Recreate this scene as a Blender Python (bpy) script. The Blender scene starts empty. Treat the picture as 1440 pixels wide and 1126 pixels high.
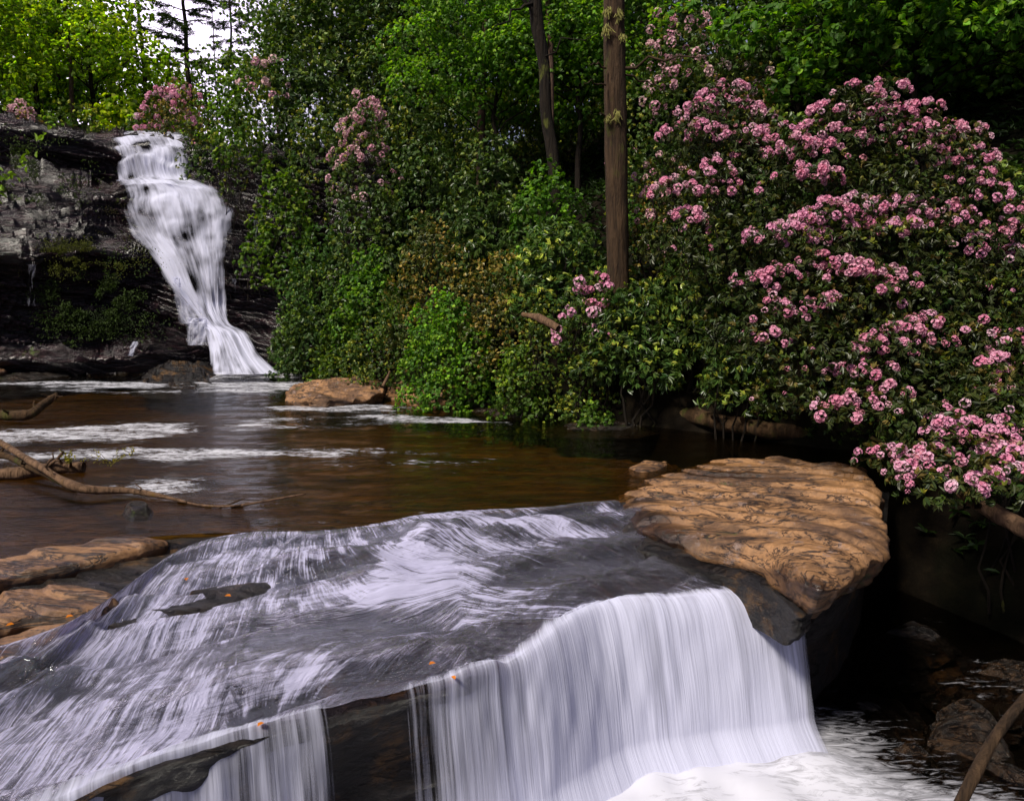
import bpy, math, random
import numpy as np
from mathutils import Vector
R = math.radians
SC = bpy.context.scene
COL = SC.collection
# ------------------------------------------------------------------ camera
F, CX, CY, HOR, H = 1100.0, 720.0, 563.0, 400.0, 2.6      # photograph pixels (1440 wide), camera height over the pool
PITCH = math.atan((CY - HOR) / F)
cam = bpy.data.cameras.new('camera'); camo = bpy.data.objects.new('camera', cam); COL.objects.link(camo)
cam.sensor_width = 36; cam.lens = 36 * F / 1440; cam.clip_end = 600; cam.clip_start = 0.05
camo.location = (0, 0, H); camo.rotation_euler = (math.pi / 2 - PITCH, 0, 0)
SC.camera = camo
# ------------------------------------------------------------------ light
TOSUN = Vector((-0.58, -0.60, 0.95)).normalized()
w = bpy.data.worlds.new('World'); SC.world = w; w.use_nodes = True
wn = w.node_tree.nodes; wl = w.node_tree.links
bg = wn['Background']; sky = wn.new('ShaderNodeTexSky'); sky.sky_type = 'NISHITA'; sky.sun_disc = False
sky.sun_elevation = math.asin(TOSUN.z); sky.sun_rotation = math.atan2(TOSUN.x, TOSUN.y) % (2 * math.pi)
tc = wn.new('ShaderNodeTexCoord'); nz = wn.new('ShaderNodeTexNoise'); nz.inputs['Scale'].default_value = 2.2; nz.inputs['Detail'].default_value = 5
cr = wn.new('ShaderNodeValToRGB'); cr.color_ramp.elements[0].position = 0.25; cr.color_ramp.elements[0].color = (.72, .72, .72, 1)
cr.color_ramp.elements[1].position = 0.6; cr.color_ramp.elements[1].color = (1, 1, 1, 1)
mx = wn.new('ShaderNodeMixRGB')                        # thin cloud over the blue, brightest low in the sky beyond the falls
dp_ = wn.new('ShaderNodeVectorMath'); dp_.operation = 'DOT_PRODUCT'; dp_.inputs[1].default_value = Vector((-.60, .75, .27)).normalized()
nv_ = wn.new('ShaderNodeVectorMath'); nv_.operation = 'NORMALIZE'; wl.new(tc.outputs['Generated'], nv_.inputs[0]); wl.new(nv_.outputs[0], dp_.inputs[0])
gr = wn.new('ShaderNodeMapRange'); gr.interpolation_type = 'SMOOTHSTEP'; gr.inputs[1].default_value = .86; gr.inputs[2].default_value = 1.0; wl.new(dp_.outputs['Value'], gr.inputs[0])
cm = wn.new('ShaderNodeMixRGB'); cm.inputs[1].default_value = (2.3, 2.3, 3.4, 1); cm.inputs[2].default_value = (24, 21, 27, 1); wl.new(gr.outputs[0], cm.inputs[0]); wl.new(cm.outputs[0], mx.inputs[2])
wl.new(tc.outputs['Generated'], nz.inputs['Vector']); wl.new(nz.outputs['Fac'], cr.inputs['Fac'])
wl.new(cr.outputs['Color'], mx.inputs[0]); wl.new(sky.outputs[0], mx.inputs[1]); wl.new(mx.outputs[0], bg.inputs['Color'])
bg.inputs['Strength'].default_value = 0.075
sl = bpy.data.lights.new('sun', 'SUN'); so = bpy.data.objects.new('sun', sl); COL.objects.link(so)
sl.energy = 3.6; sl.angle = R(11.0); sl.color = (1.0, 0.93, 0.80)
so.rotation_euler = TOSUN.to_track_quat('Z', 'Y').to_euler()
SC.view_settings.view_transform = 'Standard'; SC.view_settings.look = 'None'
SC.view_settings.exposure = 0.5; SC.view_settings.gamma = 1.0
SC.cycles.max_bounces = 6; SC.cycles.transparent_max_bounces = 12; SC.cycles.diffuse_bounces = 2
SC.cycles.glossy_bounces = 3; SC.cycles.transmission_bounces = 4; SC.cycles.use_denoising = True
SC.cycles.caustics_reflective = False; SC.cycles.caustics_refractive = False

# ------------------------------------------------------------------ helpers
rng = np.random.default_rng(7); random.seed(7)
cP, sP = math.cos(PITCH), math.sin(PITCH)
def ray(px, py):
    u, v = (px - CX) / F, (CY - py) / F
    return np.array([u, cP + v * sP, -sP + v * cP])
def PZ(px, py, z=0.0):                 # where the sight line meets the level z
    d = ray(px, py); return np.array([0, 0, H]) + d * ((z - H) / d[2])
def PY(px, py, Y):                     # where it meets the distance Y
    d = ray(px, py); return np.array([0, 0, H]) + d * (Y / d[1])
def _h(ix, iy, iz, seed):
    n = (ix * 374761393 + iy * 668265263 + iz * 2147483647 + seed * 974634777) & 0xffffffff
    n = ((n ^ (n >> 13)) * 1274126177) & 0xffffffff
    n = ((n ^ (n >> 16)) * 2246822519) & 0xffffffff
    return ((n ^ (n >> 15)) & 0xffffff) / float(0xffffff)
def noise(p, seed=0):
    p = np.asarray(p, float); i = np.floor(p).astype(np.int64); f = p - i; f = f * f * (3 - 2 * f)
    out = 0
    for dx in (0, 1):
        for dy in (0, 1):
            for dz in (0, 1):
                wt = (f[..., 0] if dx else 1 - f[..., 0]) * (f[..., 1] if dy else 1 - f[..., 1]) * (f[..., 2] if dz else 1 - f[..., 2])
                out = out + wt * _h(i[..., 0] + dx, i[..., 1] + dy, i[..., 2] + dz, seed)
    return out * 2 - 1
def fbm(p, sc=(1, 1, 1), octv=4, seed=0, gain=.5):
    p = np.asarray(p, float) * np.array(sc); a, s, t = 1.0, 0, 0
    for k in range(octv):
        s = s + a * noise(p * (2.03 ** k) + 17.3 * k, seed + k); t += a; a *= gain
    return s / t
def smooth(a, b, x):
    t = np.clip((x - a) / (b - a), 0, 1); return t * t * (3 - 2 * t)
def tag(o, label=None, cat=None, group=None, kind=None):
    if label: o['label'] = label
    if cat: o['category'] = cat
    if group: o['group'] = group
    if kind: o['kind'] = kind
    return o
def link(name, data, parent=None, loc=None):
    o = bpy.data.objects.new(name, data); COL.objects.link(o)
    if loc is not None: o.location = loc
    if parent is not None: o.parent = parent
    return o
def mesh_np(name, V, Fc, mat, uv=None, col=None, attrs=None, smooth_=True, parent=None, loc=None):
    V = np.asarray(V, float).reshape(-1, 3)
    if loc is not None: V = V - np.asarray(loc)
    me = bpy.data.meshes.new(name)
    Fc = np.asarray(Fc, np.int32); nf, k = Fc.shape
    me.vertices.add(len(V)); me.vertices.foreach_set('co', V.ravel())
    me.loops.add(nf * k); me.loops.foreach_set('vertex_index', Fc.ravel())
    me.polygons.add(nf); me.polygons.foreach_set('loop_start', np.arange(nf, dtype=np.int32) * k)
    me.polygons.foreach_set('loop_total', np.full(nf, k, np.int32))
    me.polygons.foreach_set('use_smooth', np.full(nf, bool(smooth_)))
    if uv is not None:
        l = me.uv_layers.new(name='UVMap'); l.data.foreach_set('uv', np.asarray(uv)[Fc.ravel()].ravel())
    if col is not None:
        a = me.color_attributes.new('col', 'FLOAT_COLOR', 'POINT')
        c = np.ones((len(V), 4)); c[:, :3] = col; a.data.foreach_set('color', c.ravel())
    for n_, arr in (attrs or {}).items():
        a = me.attributes.new(n_, 'FLOAT', 'POINT'); a.data.foreach_set('value', np.asarray(arr, float).ravel())
    me.materials.append(mat); me.update(calc_edges=True); me.validate()
    return link(name, me, parent, (0, 0, 0) if loc is None or parent is not None else loc)
def cub(A, n, axis=0):                 # Catmull-Rom resample of control rows
    A = np.moveaxis(np.asarray(A, float), axis, 0); m = len(A)
    t = np.linspace(0, m - 1, n); i = np.minimum(t.astype(int), m - 2); f = (t - i)
    f = f.reshape((-1,) + (1,) * (A.ndim - 1))
    g = lambda k: A[np.clip(k, 0, m - 1)]
    p0, p1, p2, p3 = g(i - 1), g(i), g(i + 1), g(i + 2)
    r = .5 * (2 * p1 + (p2 - p0) * f + (2 * p0 - 5 * p1 + 4 * p2 - p3) * f ** 2 + (3 * p1 - p0 - 3 * p2 + p3) * f ** 3)
    return np.moveaxis(r, 0, axis)
def grid_faces(nr, nc, wrap=False):
    r = np.arange(nr - 1)[:, None]; c = np.arange(nc if wrap else nc - 1)[None]
    c2 = (c + 1) % nc
    return np.stack([r * nc + c, r * nc + c2, (r + 1) * nc + c2, (r + 1) * nc + c], -1).reshape(-1, 4)
def gnormal(G):
    a = np.gradient(G, axis=0); b = np.gradient(G, axis=1); n = np.cross(a, b)
    return n / (np.linalg.norm(n, axis=-1, keepdims=True) + 1e-9)
def guv(G):
    du = np.linalg.norm(np.diff(G, axis=1), axis=-1).mean(0); dv = np.linalg.norm(np.diff(G, axis=0), axis=-1).mean(1)
    u = np.concatenate([[0], np.cumsum(du)]); v = np.concatenate([[0], np.cumsum(dv)])
    U, Vv = np.meshgrid(u, v); return np.stack([U, Vv], -1).reshape(-1, 2)
def tube(pts, rad, seg=10, rough=0.0, seed=0, cap=True):
    pts = np.asarray(pts, float); rad = np.asarray(rad, float); n = len(pts)
    T = np.gradient(pts, axis=0); T /= np.linalg.norm(T, axis=1, keepdims=True) + 1e-9
    ref = np.array([0.12, 1, 0.05]) if abs(T[:, 1]).mean() < .8 else np.array([1, .1, .05])
    A = np.cross(T, ref); A /= np.linalg.norm(A, axis=1, keepdims=True) + 1e-9
    B = np.cross(T, A); a = np.linspace(0, 2 * math.pi, seg, endpoint=False)
    D = A[:, None] * np.cos(a)[None, :, None] + B[:, None] * np.sin(a)[None, :, None]
    V = pts[:, None] + D * rad[:, None, None]
    if rough: V = pts[:, None] + D * (rad[:, None] * (1 + rough * fbm(V, (6, 6, 3), 3, seed)))[..., None]
    V = V.reshape(-1, 3); Fc = grid_faces(n, seg, True)
    if cap:
        V = np.concatenate([V, pts[:1], pts[-1:]]); b0, b1 = n * seg, n * seg + 1; k = np.arange(seg); k2 = (k + 1) % seg
        Fc = np.concatenate([Fc, np.stack([k2, k, np.full(seg, b0), np.full(seg, b0)], 1), np.stack([(n - 1) * seg + k, (n - 1) * seg + k2, np.full(seg, b1), np.full(seg, b1)], 1)])
    return V, Fc
class Bag:                             # many shapes -> one mesh
    def __init__(s): s.V = []; s.F = []; s.C = []; s.n = 0
    def add(s, V, Fc, C=None):
        s.V.append(V); s.F.append(np.asarray(Fc) + s.n); s.n += len(V)
        if C is not None: s.C.append(C)
    def build(s, name, mat, parent=None, loc=None, smooth_=True):
        Fc = np.concatenate(s.F)
        if Fc.shape[1] == 4: pass
        return mesh_np(name, np.concatenate(s.V), Fc, mat, col=np.concatenate(s.C) if s.C else None, parent=parent, loc=loc, smooth_=smooth_)

# ------------------------------------------------------------------ materials
def newmat(name):
    m = bpy.data.materials.new(name); m.use_nodes = True; nt = m.node_tree; nt.nodes.clear()
    out = nt.nodes.new('ShaderNodeOutputMaterial'); return m, nt, out
class NT:
    def __init__(s, nt): s.nt = nt
    def n(s, t, **k):
        x = s.nt.nodes.new('ShaderNode' + t)
        for a, b in k.items():
            if hasattr(x, a): setattr(x, a, b)
        return x
    def l(s, a, b): s.nt.links.new(a, b)
    def coord(s, kind='Object', scale=(1, 1, 1), rot=(0, 0, 0), vec=None):
        mp = s.n('Mapping'); mp.inputs['Scale'].default_value = scale; mp.inputs['Rotation'].default_value = rot
        s.l(vec if vec is not None else s.n('TexCoord').outputs[kind], mp.inputs['Vector']); return mp.outputs[0]
    def noise(s, vec, scale=5, detail=6, rough=.55, dist=0):
        x = s.n('TexNoise'); x.inputs['Scale'].default_value = scale; x.inputs['Detail'].default_value = detail
        x.inputs['Roughness'].default_value = rough; x.inputs['Distortion'].default_value = dist; s.l(vec, x.inputs['Vector']); return x.outputs['Fac']
    def ramp(s, fac, stops):
        x = s.n('ValToRGB'); e = x.color_ramp.elements
        while len(e) < len(stops): e.new(.5)
        for q, (p, c) in zip(e, stops): q.position = p; q.color = (*c, 1) if len(c) == 3 else c
        s.l(fac, x.inputs[0]); return x.outputs[0]
    def g(s, fac, a, b, lo=0., hi=1.):
        x = s.n('MapRange'); x.interpolation_type = 'SMOOTHSTEP'
        x.inputs[1].default_value = a; x.inputs[2].default_value = b; x.inputs[3].default_value = lo; x.inputs[4].default_value = hi
        s.l(fac, x.inputs[0]); return x.outputs[0]
    def m(s, op, a, b=None, clamp=False):
        x = s.n('Math', operation=op); x.use_clamp = clamp
        for i, q in enumerate((a, b)):
            if q is None: continue
            if isinstance(q, (int, float)): x.inputs[i].default_value = q
            else: s.l(q, x.inputs[i])
        return x.outputs[0]
    def mix(s, f, a, b, blend='MIX'):
        x = s.n('MixRGB', blend_type=blend)
        for i, q in enumerate((f, a, b)):
            if isinstance(q, (int, float)): x.inputs[i].default_value = (q, q, q, 1) if i else q
            elif isinstance(q, tuple): x.inputs[i].default_value = (*q, 1)
            else: s.l(q, x.inputs[i])
        return x.outputs[0]
    def bump(s, h, strength=.5, dist=.1, normal=None):
        x = s.n('Bump'); x.inputs['Strength'].default_value = strength; x.inputs['Distance'].default_value = dist
        s.l(h, x.inputs['Height'])
        if normal is not None: s.l(normal, x.inputs['Normal'])
        return x.outputs[0]
    def attr(s, name): return s.n('Attribute', attribute_name=name).outputs['Fac']
    def mixs(s, f, a, b):
        x = s.n('MixShader')
        if isinstance(f, (int, float)): x.inputs[0].default_value = f
        else: s.l(f, x.inputs[0])
        s.l(a, x.inputs[1]); s.l(b, x.inputs[2]); return x.outputs[0]
    def pbr(s, color, rough=.6, normal=None, spec=.5):
        x = s.n('BsdfPrincipled')
        for q, key in ((color, 'Base Color'), (rough, 'Roughness'), (spec, 'Specular IOR Level')):
            if isinstance(q, (int, float)): x.inputs[key].default_value = q
            elif isinstance(q, tuple): x.inputs[key].default_value = (*q, 1)
            else: s.l(q, x.inputs[key])
        if normal is not None: s.l(normal, x.inputs['Normal'])
        return x.outputs[0]
def leaf_mat(name, gloss=.4, trans=.3, tint=(1, 1, 1)):
    m, nt, out = newmat(name); k = NT(nt)
    a = k.n('Attribute', attribute_name='col').outputs['Color']
    c = k.mix(1.0, a, tint, 'MULTIPLY')
    p = k.pbr(c, gloss, spec=.35)
    t = k.n('BsdfTranslucent'); k.l(k.mix(1.0, c, (1.5, 1.7, .5), 'MULTIPLY'), t.inputs[0])
    k.l(k.mixs(trans, p, t.outputs[0]), out.inputs[0]); return m
def bark_mat(name, c1, c2, moss=.3, mossc=(.10, .11, .02)):
    m, nt, out = newmat(name); k = NT(nt)
    v = k.coord(scale=(6, 6, .8)); n1 = k.noise(v, 2.2, 8, .65, .6)
    c = k.ramp(n1, [(.3, c1), (.65, c2)])
    n2 = k.noise(k.coord(scale=(1, 1, .6)), 2.5, 6, .65)
    c = k.mix(k.g(n2, .62 - moss * .4, .74 - moss * .3), c, mossc)
    k.l(k.pbr(c, .85, k.bump(n1, 1.0, .09), .2), out.inputs[0]); return m
def rock_mat(name, dry, dark, scale=(1, 1, 1), rot=(0, 0, 0), wet=.0, rough=.6, moss=0., streak=6, contrast=(.35, .6), attr=False, bumps=.6, lichen=None, amber=None, grain=.8):
    """layered schist: long thin strata with cracks; 'wet' lowers roughness and darkens"""
    m, nt, out = newmat(name); k = NT(nt)
    v = k.coord(scale=scale, rot=rot)
    s = k.noise(v, streak, 9, .68, .9); big = k.noise(k.coord(), 1.1, 6, .62); fine = k.noise(k.coord(), 28, 4, .7)
    c = k.ramp(s, [(contrast[0] - .12, tuple(x * .25 for x in dark)), (contrast[0], dark), (contrast[1], dry), (contrast[1] + .2, tuple(min(1, x * 1.35) for x in dry))])
    c = k.mix(k.g(big, .46, .60, 0, .75), c, tuple(x * y for x, y in zip(dark, (1.3, 1.2, 1.1))))
    c = k.mix(.55, c, k.ramp(fine, [(.3, (.45, .45, .45)), (.7, (1.2, 1.2, 1.2))]), 'MULTIPLY')
    if lichen: c = k.mix(k.g(k.noise(k.coord(), 4.2, 7, .75), .56, .66, 0, .75), c, lichen)
    if amber: c = k.mix(k.g(k.noise(k.coord(), 1.5, 7, .7), .52, .66, 0, .8), c, amber)
    if moss: c = k.mix(k.g(k.noise(k.coord(), 1.7, 8, .7), .64 - moss * .25, .72 - moss * .2), c, (.05, .075, .008))
    r = k.g(big, .35, .65, rough, min(1, rough * 1.5))
    if attr:                                   # 'wet' painted where water keeps the stone wet
        wa = k.attr('wet'); c = k.mix(wa, c, k.mix(1., c, (.16, .14, .15), 'MULTIPLY')); r = k.mix(wa, r, .22)
    ck = k.noise(k.coord(scale=tuple(x * .55 for x in scale), rot=rot), streak * .8, 7, .62, 1.3)      # long thin cracks between the leaves of stone
    crack = k.g(k.m('ABSOLUTE', k.m('SUBTRACT', ck, .5)), .004, .022, 1, 0)
    c = k.mix(crack, c, k.mix(1., c, (.12, .10, .10), 'MULTIPLY'))
    med = k.noise(k.coord(scale=(1, 1.8, 2)), 7, 8, .75)
    c = k.mix(grain, c, k.ramp(med, [(.32, (.42, .38, .36)), (.52, (.95, .95, .95)), (.68, (1.35, 1.3, 1.2))]), 'MULTIPLY')
    h = k.m('SUBTRACT', k.m('ADD', k.m('ADD', s, k.m('MULTIPLY', med, .8)), k.m('MULTIPLY', fine, .3)), k.m('MULTIPLY', crack, .5))
    k.l(k.pbr(c, r, k.bump(h, bumps, .07), .5), out.inputs[0]); return m
def water_surface(k, out, foam, tint, nrm, gl_rough=.05, foamc=(.80, .80, .88), trans=.25, fb=True):
    tr = k.n('BsdfTransparent'); tr.inputs[0].default_value = (*tint, 1)
    gl = k.n('BsdfGlossy'); gl.inputs['Roughness'].default_value = gl_rough; k.l(nrm, gl.inputs['Normal'])
    fr = k.n('Fresnel'); fr.inputs['IOR'].default_value = 1.33; k.l(nrm, fr.inputs['Normal'])
    body = k.mixs(k.m('MINIMUM', k.m('MULTIPLY', fr.outputs[0], 1.0), 1.0), tr.outputs[0], gl.outputs[0])
    d = k.n('BsdfDiffuse'); d.inputs[0].default_value = (*foamc, 1)
    if fb: k.l(nrm, d.inputs['Normal'])
    t = k.n('BsdfTranslucent'); t.inputs[0].default_value = (*foamc, 1)
    fo = k.mixs(trans, d.outputs[0], t.outputs[0])
    k.l(k.mixs(foam, body, fo), out.inputs[0])
def mat_pool():
    m, nt, out = newmat('pool water'); k = NT(nt)
    o = k.n('TexCoord').outputs['Object']
    r1 = k.noise(k.coord(scale=(1.0, 2.6, 1)), 2.2, 5, .6, .4); r2 = k.noise(k.coord(scale=(1.2, 3.4, 1)), 9, 4, .6)
    h = k.m('ADD', k.m('MULTIPLY', r1, .6), k.m('MULTIPLY', r2, .4))
    nrm = k.bump(h, .65, .06)
    # drifting froth in lacy threads, plus sky reflection on ripples painted as froth white
    a = k.attr('foam')
    f1 = k.noise(k.coord(scale=(.55, 1.5, 1), rot=(0, 0, R(6))), 2.4, 9, .78, 1.0); f2 = k.noise(k.coord(scale=(1.3, 4, 1)), 6, 6, .75)
    lace = k.m('ADD', k.m('MULTIPLY', f1, .58), k.m('MULTIPLY', f2, .42))
    th = k.m('SUBTRACT', .72, k.m('MULTIPLY', a, .33))
    fm = k.m('MULTIPLY', k.m('SUBTRACT', lace, th), 10, True)
    water_surface(k, out, k.m('MULTIPLY', fm, .9), (.55, .46, .26), nrm, .04)
    return m
def mat_cascade():
    m, nt, out = newmat('silky water over rock'); k = NT(nt)
    uv = k.n('TexCoord').outputs['UV']
    warp = k.n('TexNoise'); warp.inputs['Scale'].default_value = 1.1; warp.inputs['Detail'].default_value = 3; k.l(uv, warp.inputs['Vector'])
    wv = k.mix(.13, uv, warp.outputs['Color'], 'ADD')
    s1 = k.noise(k.coord(scale=(7, .8, 1), vec=wv), 1.6, 7, .66, .5)
    s2 = k.noise(k.coord(scale=(30, 1.2, 1), vec=wv), 1.8, 6, .7, .2)
    lace = k.noise(k.coord(scale=(2.2, 3.0, 1), vec=wv), 2.6, 9, .72, 1.6)
    s = k.m('ADD', k.m('MULTIPLY', s1, .38), k.m('ADD', k.m('MULTIPLY', s2, .34), k.m('MULTIPLY', lace, .28)))
    th = k.m('SUBTRACT', .668, k.m('MULTIPLY', k.attr('foam'), .32))
    fm = k.m('MULTIPLY', k.m('SUBTRACT', s, th), 9.5, True)
    nrm = k.bump(k.m('ADD', k.m('MULTIPLY', s1, .8), k.m('MULTIPLY', lace, .7)), .9, .06)
    fm = k.m('POWER', fm, 1.9)
    water_surface(k, out, k.m('MULTIPLY', fm, .92), (.50, .42, .46), nrm, .10, (.71, .69, .95))
    return m
def mat_veil(name, sx=22, sy=.55, gain=3.0, c=(.76, .77, .96), hi=.97):
    m, nt, out = newmat(name); k = NT(nt)
    uv = k.n('TexCoord').outputs['UV']
    warp = k.n('TexNoise'); warp.inputs['Scale'].default_value = .9; k.l(uv, warp.inputs['Vector'])
    wv = k.mix(.05, uv, warp.outputs['Color'], 'ADD')
    s1 = k.noise(k.coord(scale=(sx, sy, 1), vec=wv), 1, 6, .62); s2 = k.noise(k.coord(scale=(sx * .22, sy * .7, 1), vec=wv), 1, 5, .6)
    s = k.m('ADD', k.m('MULTIPLY', s1, .48), k.m('MULTIPLY', s2, .52))
    th = k.m('SUBTRACT', .74, k.m('MULTIPLY', k.attr('foam'), .46))
    fm = k.m('MULTIPLY', k.m('SUBTRACT', s, th), gain, True)
    fm = k.m('MULTIPLY', fm, hi)
    nrm = k.bump(s, .5, .05)
    d = k.n('BsdfDiffuse'); d.inputs[0].default_value = (*c, 1); k.l(nrm, d.inputs['Normal'])
    t = k.n('BsdfTranslucent'); t.inputs[0].default_value = (*c, 1)
    tr = k.n('BsdfTransparent')
    k.l(k.mixs(fm, tr.outputs[0], k.mixs(.3, d.outputs[0], t.outputs[0])), out.inputs[0]); return m
def mat_stream():
    m, nt, out = newmat('lower stream'); k = NT(nt)
    o = k.coord(scale=(1, 1, 1), rot=(0, 0, R(35)))
    lace = k.noise(k.coord(scale=(1.2, 4.5, 1), rot=(0, 0, R(32))), 2.6, 8, .7, 1.2)
    th = k.m('SUBTRACT', .72, k.m('MULTIPLY', k.attr('foam'), .55))
    fm = k.m('MULTIPLY', k.m('SUBTRACT', lace, th), 2.4, True)
    nrm = k.bump(k.noise(o, 3.5, 6, .6, .5), .5, .08)
    water_surface(k, out, k.m('MULTIPLY', fm, .97), (.5, .45, .4), nrm, .08, (.82, .82, .92), fb=False); return m
def mat_bed():
    m, nt, out = newmat('pool bed'); k = NT(nt)
    a = k.noise(k.coord(scale=(.5, 1.6, 1), rot=(0, 0, R(-8))), 1.3, 8, .62, 1.0); b = k.noise(k.coord(scale=(.6, 3.6, 1), rot=(0, 0, R(-14))), 1.0, 7, .66, 1.6)
    c = k.ramp(a, [(.30, (.022, .018, .005)), (.5, (.15, .080, .014)), (.72, (.30, .15, .03))])
    c = k.mix(k.g(b, .46, .50), c, (.02, .012, .006)); c2 = k.mix(k.g(b, .50, .54), c, k.ramp(a, [(.30, (.07, .05, .008)), (.7, (.22, .11, .022))]))
    k.l(k.pbr(c2, .9, None, .1), out.inputs[0]); return m
def mat_soil():
    m, nt, out = newmat('forest floor'); k = NT(nt)
    a = k.noise(k.coord(), 3, 9, .7); b = k.noise(k.coord(), .5, 4)
    c = k.ramp(a, [(.3, (.003, .002, .0015)), (.55, (.010, .007, .004)), (.75, (.025, .017, .009))])
    c = k.mix(k.g(b, .5, .62, 0, .6), c, (.004, .006, .002))
    k.l(k.pbr(c, .95, k.bump(a, .8, .15), .1), out.inputs[0]); return m
def mat_flower():
    m, nt, out = newmat('blossom'); k = NT(nt)
    a = k.n('Attribute', attribute_name='col').outputs['Color']
    oi = k.n('ObjectInfo').outputs['Random']
    c = k.mix(k.g(oi, 0, 1, 0, .35), a, (.80, .30, .40))
    p = k.pbr(c, .6, spec=.2); t = k.n('BsdfTranslucent'); k.l(c, t.inputs[0])
    k.l(k.mixs(.35, p, t.outputs[0]), out.inputs[0]); return m
M = dict(
    rhodo=leaf_mat('rhododendron leaf', .33, .18), laurel=leaf_mat('laurel leaf', .4, .22), broad=leaf_mat('broad leaf', .5, .42),
    sunleaf=leaf_mat('sunlit leaf', .5, .6), needle=leaf_mat('needle', .6, .25), moss=leaf_mat('moss leaf', .8, .2), flower=mat_flower(),
    bark=bark_mat('brown bark', (.014, .009, .006), (.085, .050, .027), .12, (.07, .07, .015)), bark_dark=bark_mat('dark bark', (.005, .004, .003), (.022, .015, .010), .1),
    bark_pale=bark_mat('pale bark', (.035, .022, .015), (.15, .09, .065), .15), twig=bark_mat('twig', (.015, .01, .007), (.06, .04, .025), .1),
    driftwood=bark_mat('driftwood', (.05, .028, .015), (.23, .135, .08), .12, (.16, .09, .02)), log=bark_mat('rotten log', (.02, .012, .006), (.10, .055, .026), .3, (.06, .06, .012)),
    tan=rock_mat('tan schist', (.31, .160, .068), (.055, .028, .016), (.6, 2.6, 6), (0, 0, R(-20)), 0, .50, .10, 1.5, (.36, .47), True, .45, (.26, .185, .16), grain=.45),
    cliff=rock_mat('wet schist cliff', (.058, .027, .033), (.008, .005, .008), (.6, .6, 4.5), (0, R(-14), 0), 1, .17, .15, 2.2, (.44, .62), False, .7, grain=.4),
    shelf=rock_mat('wet shelf rock', (.028, .018, .012), (.006, .005, .007), (1, 2.6, 5), (0, 0, R(-24)), 1, .30, .0, 3, (.4, .6), False, .9, None, (.15, .075, .02)),
    boulder=rock_mat('dark wet boulder', (.065, .036, .018), (.010, .008, .007), (1.5, 3, 4), (0, 0, R(20)), 1, .22, .2, 3, (.42, .6), False, .9),
    pool=mat_pool(), cascade=mat_cascade(), veil=mat_veil('falling water', 26, .42, 3.2), veil2=mat_veil('upper falls water', 9, .6, 3.0), stream=mat_stream(), bed=mat_bed(), soil=mat_soil())

# ------------------------------------------------------------------ terrain
RB = np.array([(9, -8), (8, 0), (7.3, 4), (6.6, 7), (6.2, 9.5), (5.4, 11.6), (3.9, 12.9), (2.1, 14.3), (0.3, 15.9), (-2.0, 18.0), (-3.6, 21.0), (-5.2, 23.2), (-7.4, 27), (-13, 40), (-24, 72), (-42, 130)], float)
LB = np.array([(-6.6, -8), (-6.6, 3), (-9.0, 9), (-12.5, 15), (-18, 21), (-22, 25), (-30, 40)], float)
LIP = np.array([(-14, -2.5), (-2.7, 4.4), (-.3, 5.6), (2.9, 7.1), (4.6, 9.3), (6.3, 11.0)], float)
def poly_sd(x, y, P):                  # signed distance, + on the right of the line as it runs
    best = np.full(x.shape, 1e9); side = np.zeros(x.shape)
    for a, b in zip(P[:-1], P[1:]):
        d = b - a; L2 = d @ d; t = np.clip(((x - a[0]) * d[0] + (y - a[1]) * d[1]) / L2, 0, 1)
        dx, dy = x - a[0] - t * d[0], y - a[1] - t * d[1]; dd = np.hypot(dx, dy)
        cr_ = dx * d[1] - dy * d[0]; m_ = dd < best; best = np.where(m_, dd, best); side = np.where(m_, np.sign(cr_), side)
    return best * side
def ground(x, y):
    x = np.asarray(x, float); y = np.asarray(y, float)
    dr = poly_sd(x, y, RB); dl = -poly_sd(x, y, LB); s = -poly_sd(x, y, LIP)
    bed = -.55 - 2.0 * (1 - smooth(.9, 1.9, s))
    p = np.stack([x, y, x * 0], -1)
    n = fbm(p, (.35, .35, 1), 4, 3)
    hill = 1.5 * smooth(0, 1.1, dr) + .62 * np.clip(dr, 0, 16) + .22 * np.clip(dr - 16, 0, 60) + n * .5 * smooth(0, 3, dr)
    hl = .5 * smooth(0, .9, dl) + .16 * np.clip(dl, 0, 30)
    z = bed + n * .10
    z = np.where(dr > 0, np.maximum(z, bed + hill + .55 * smooth(0, 1, dr)), z); z = np.where(dl > 0, bed + hl + .5 * smooth(0, .6, dl), z)
    plat = smooth(28.0, 29.2, y) * (7.1 + .07 * np.clip(y - 28, 0, 90)) + n * .3 * (y > 29)
    return np.where(y > 28, np.maximum(z, plat), z)
gx = np.concatenate([np.linspace(-140, -24, 24), np.linspace(-23.5, 23.5, 189), np.linspace(24, 140, 24)])
gy = np.concatenate([np.linspace(-8, 35, 173), np.linspace(36, 60, 30), np.linspace(64, 220, 30)])
GX, GY = np.meshgrid(gx, gy); GZ = ground(GX, GY)
o = mesh_np('ground', np.stack([GX, GY, GZ], -1), grid_faces(len(gy), len(gx)), M['soil']); tag(o, kind='structure')
# brown sand and stone bed of the pool, a sheet just above the ground
bx, by = np.meshgrid(np.linspace(-22, 7, 120), np.linspace(5, 28.5, 100))
bm_ = ground(bx, by); keep = (poly_sd(bx, by, RB) < -.25) & (-poly_sd(bx, by, LIP) > 1.9) & (by < 27.5)
fc = grid_faces(100, 120); fc = fc[keep.ravel()[fc].all(1)]
o = mesh_np('pool_bed', np.stack([bx, by, bm_ + .02 + 0 * bx], -1), fc, M['bed']); tag(o, kind='structure')

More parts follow.
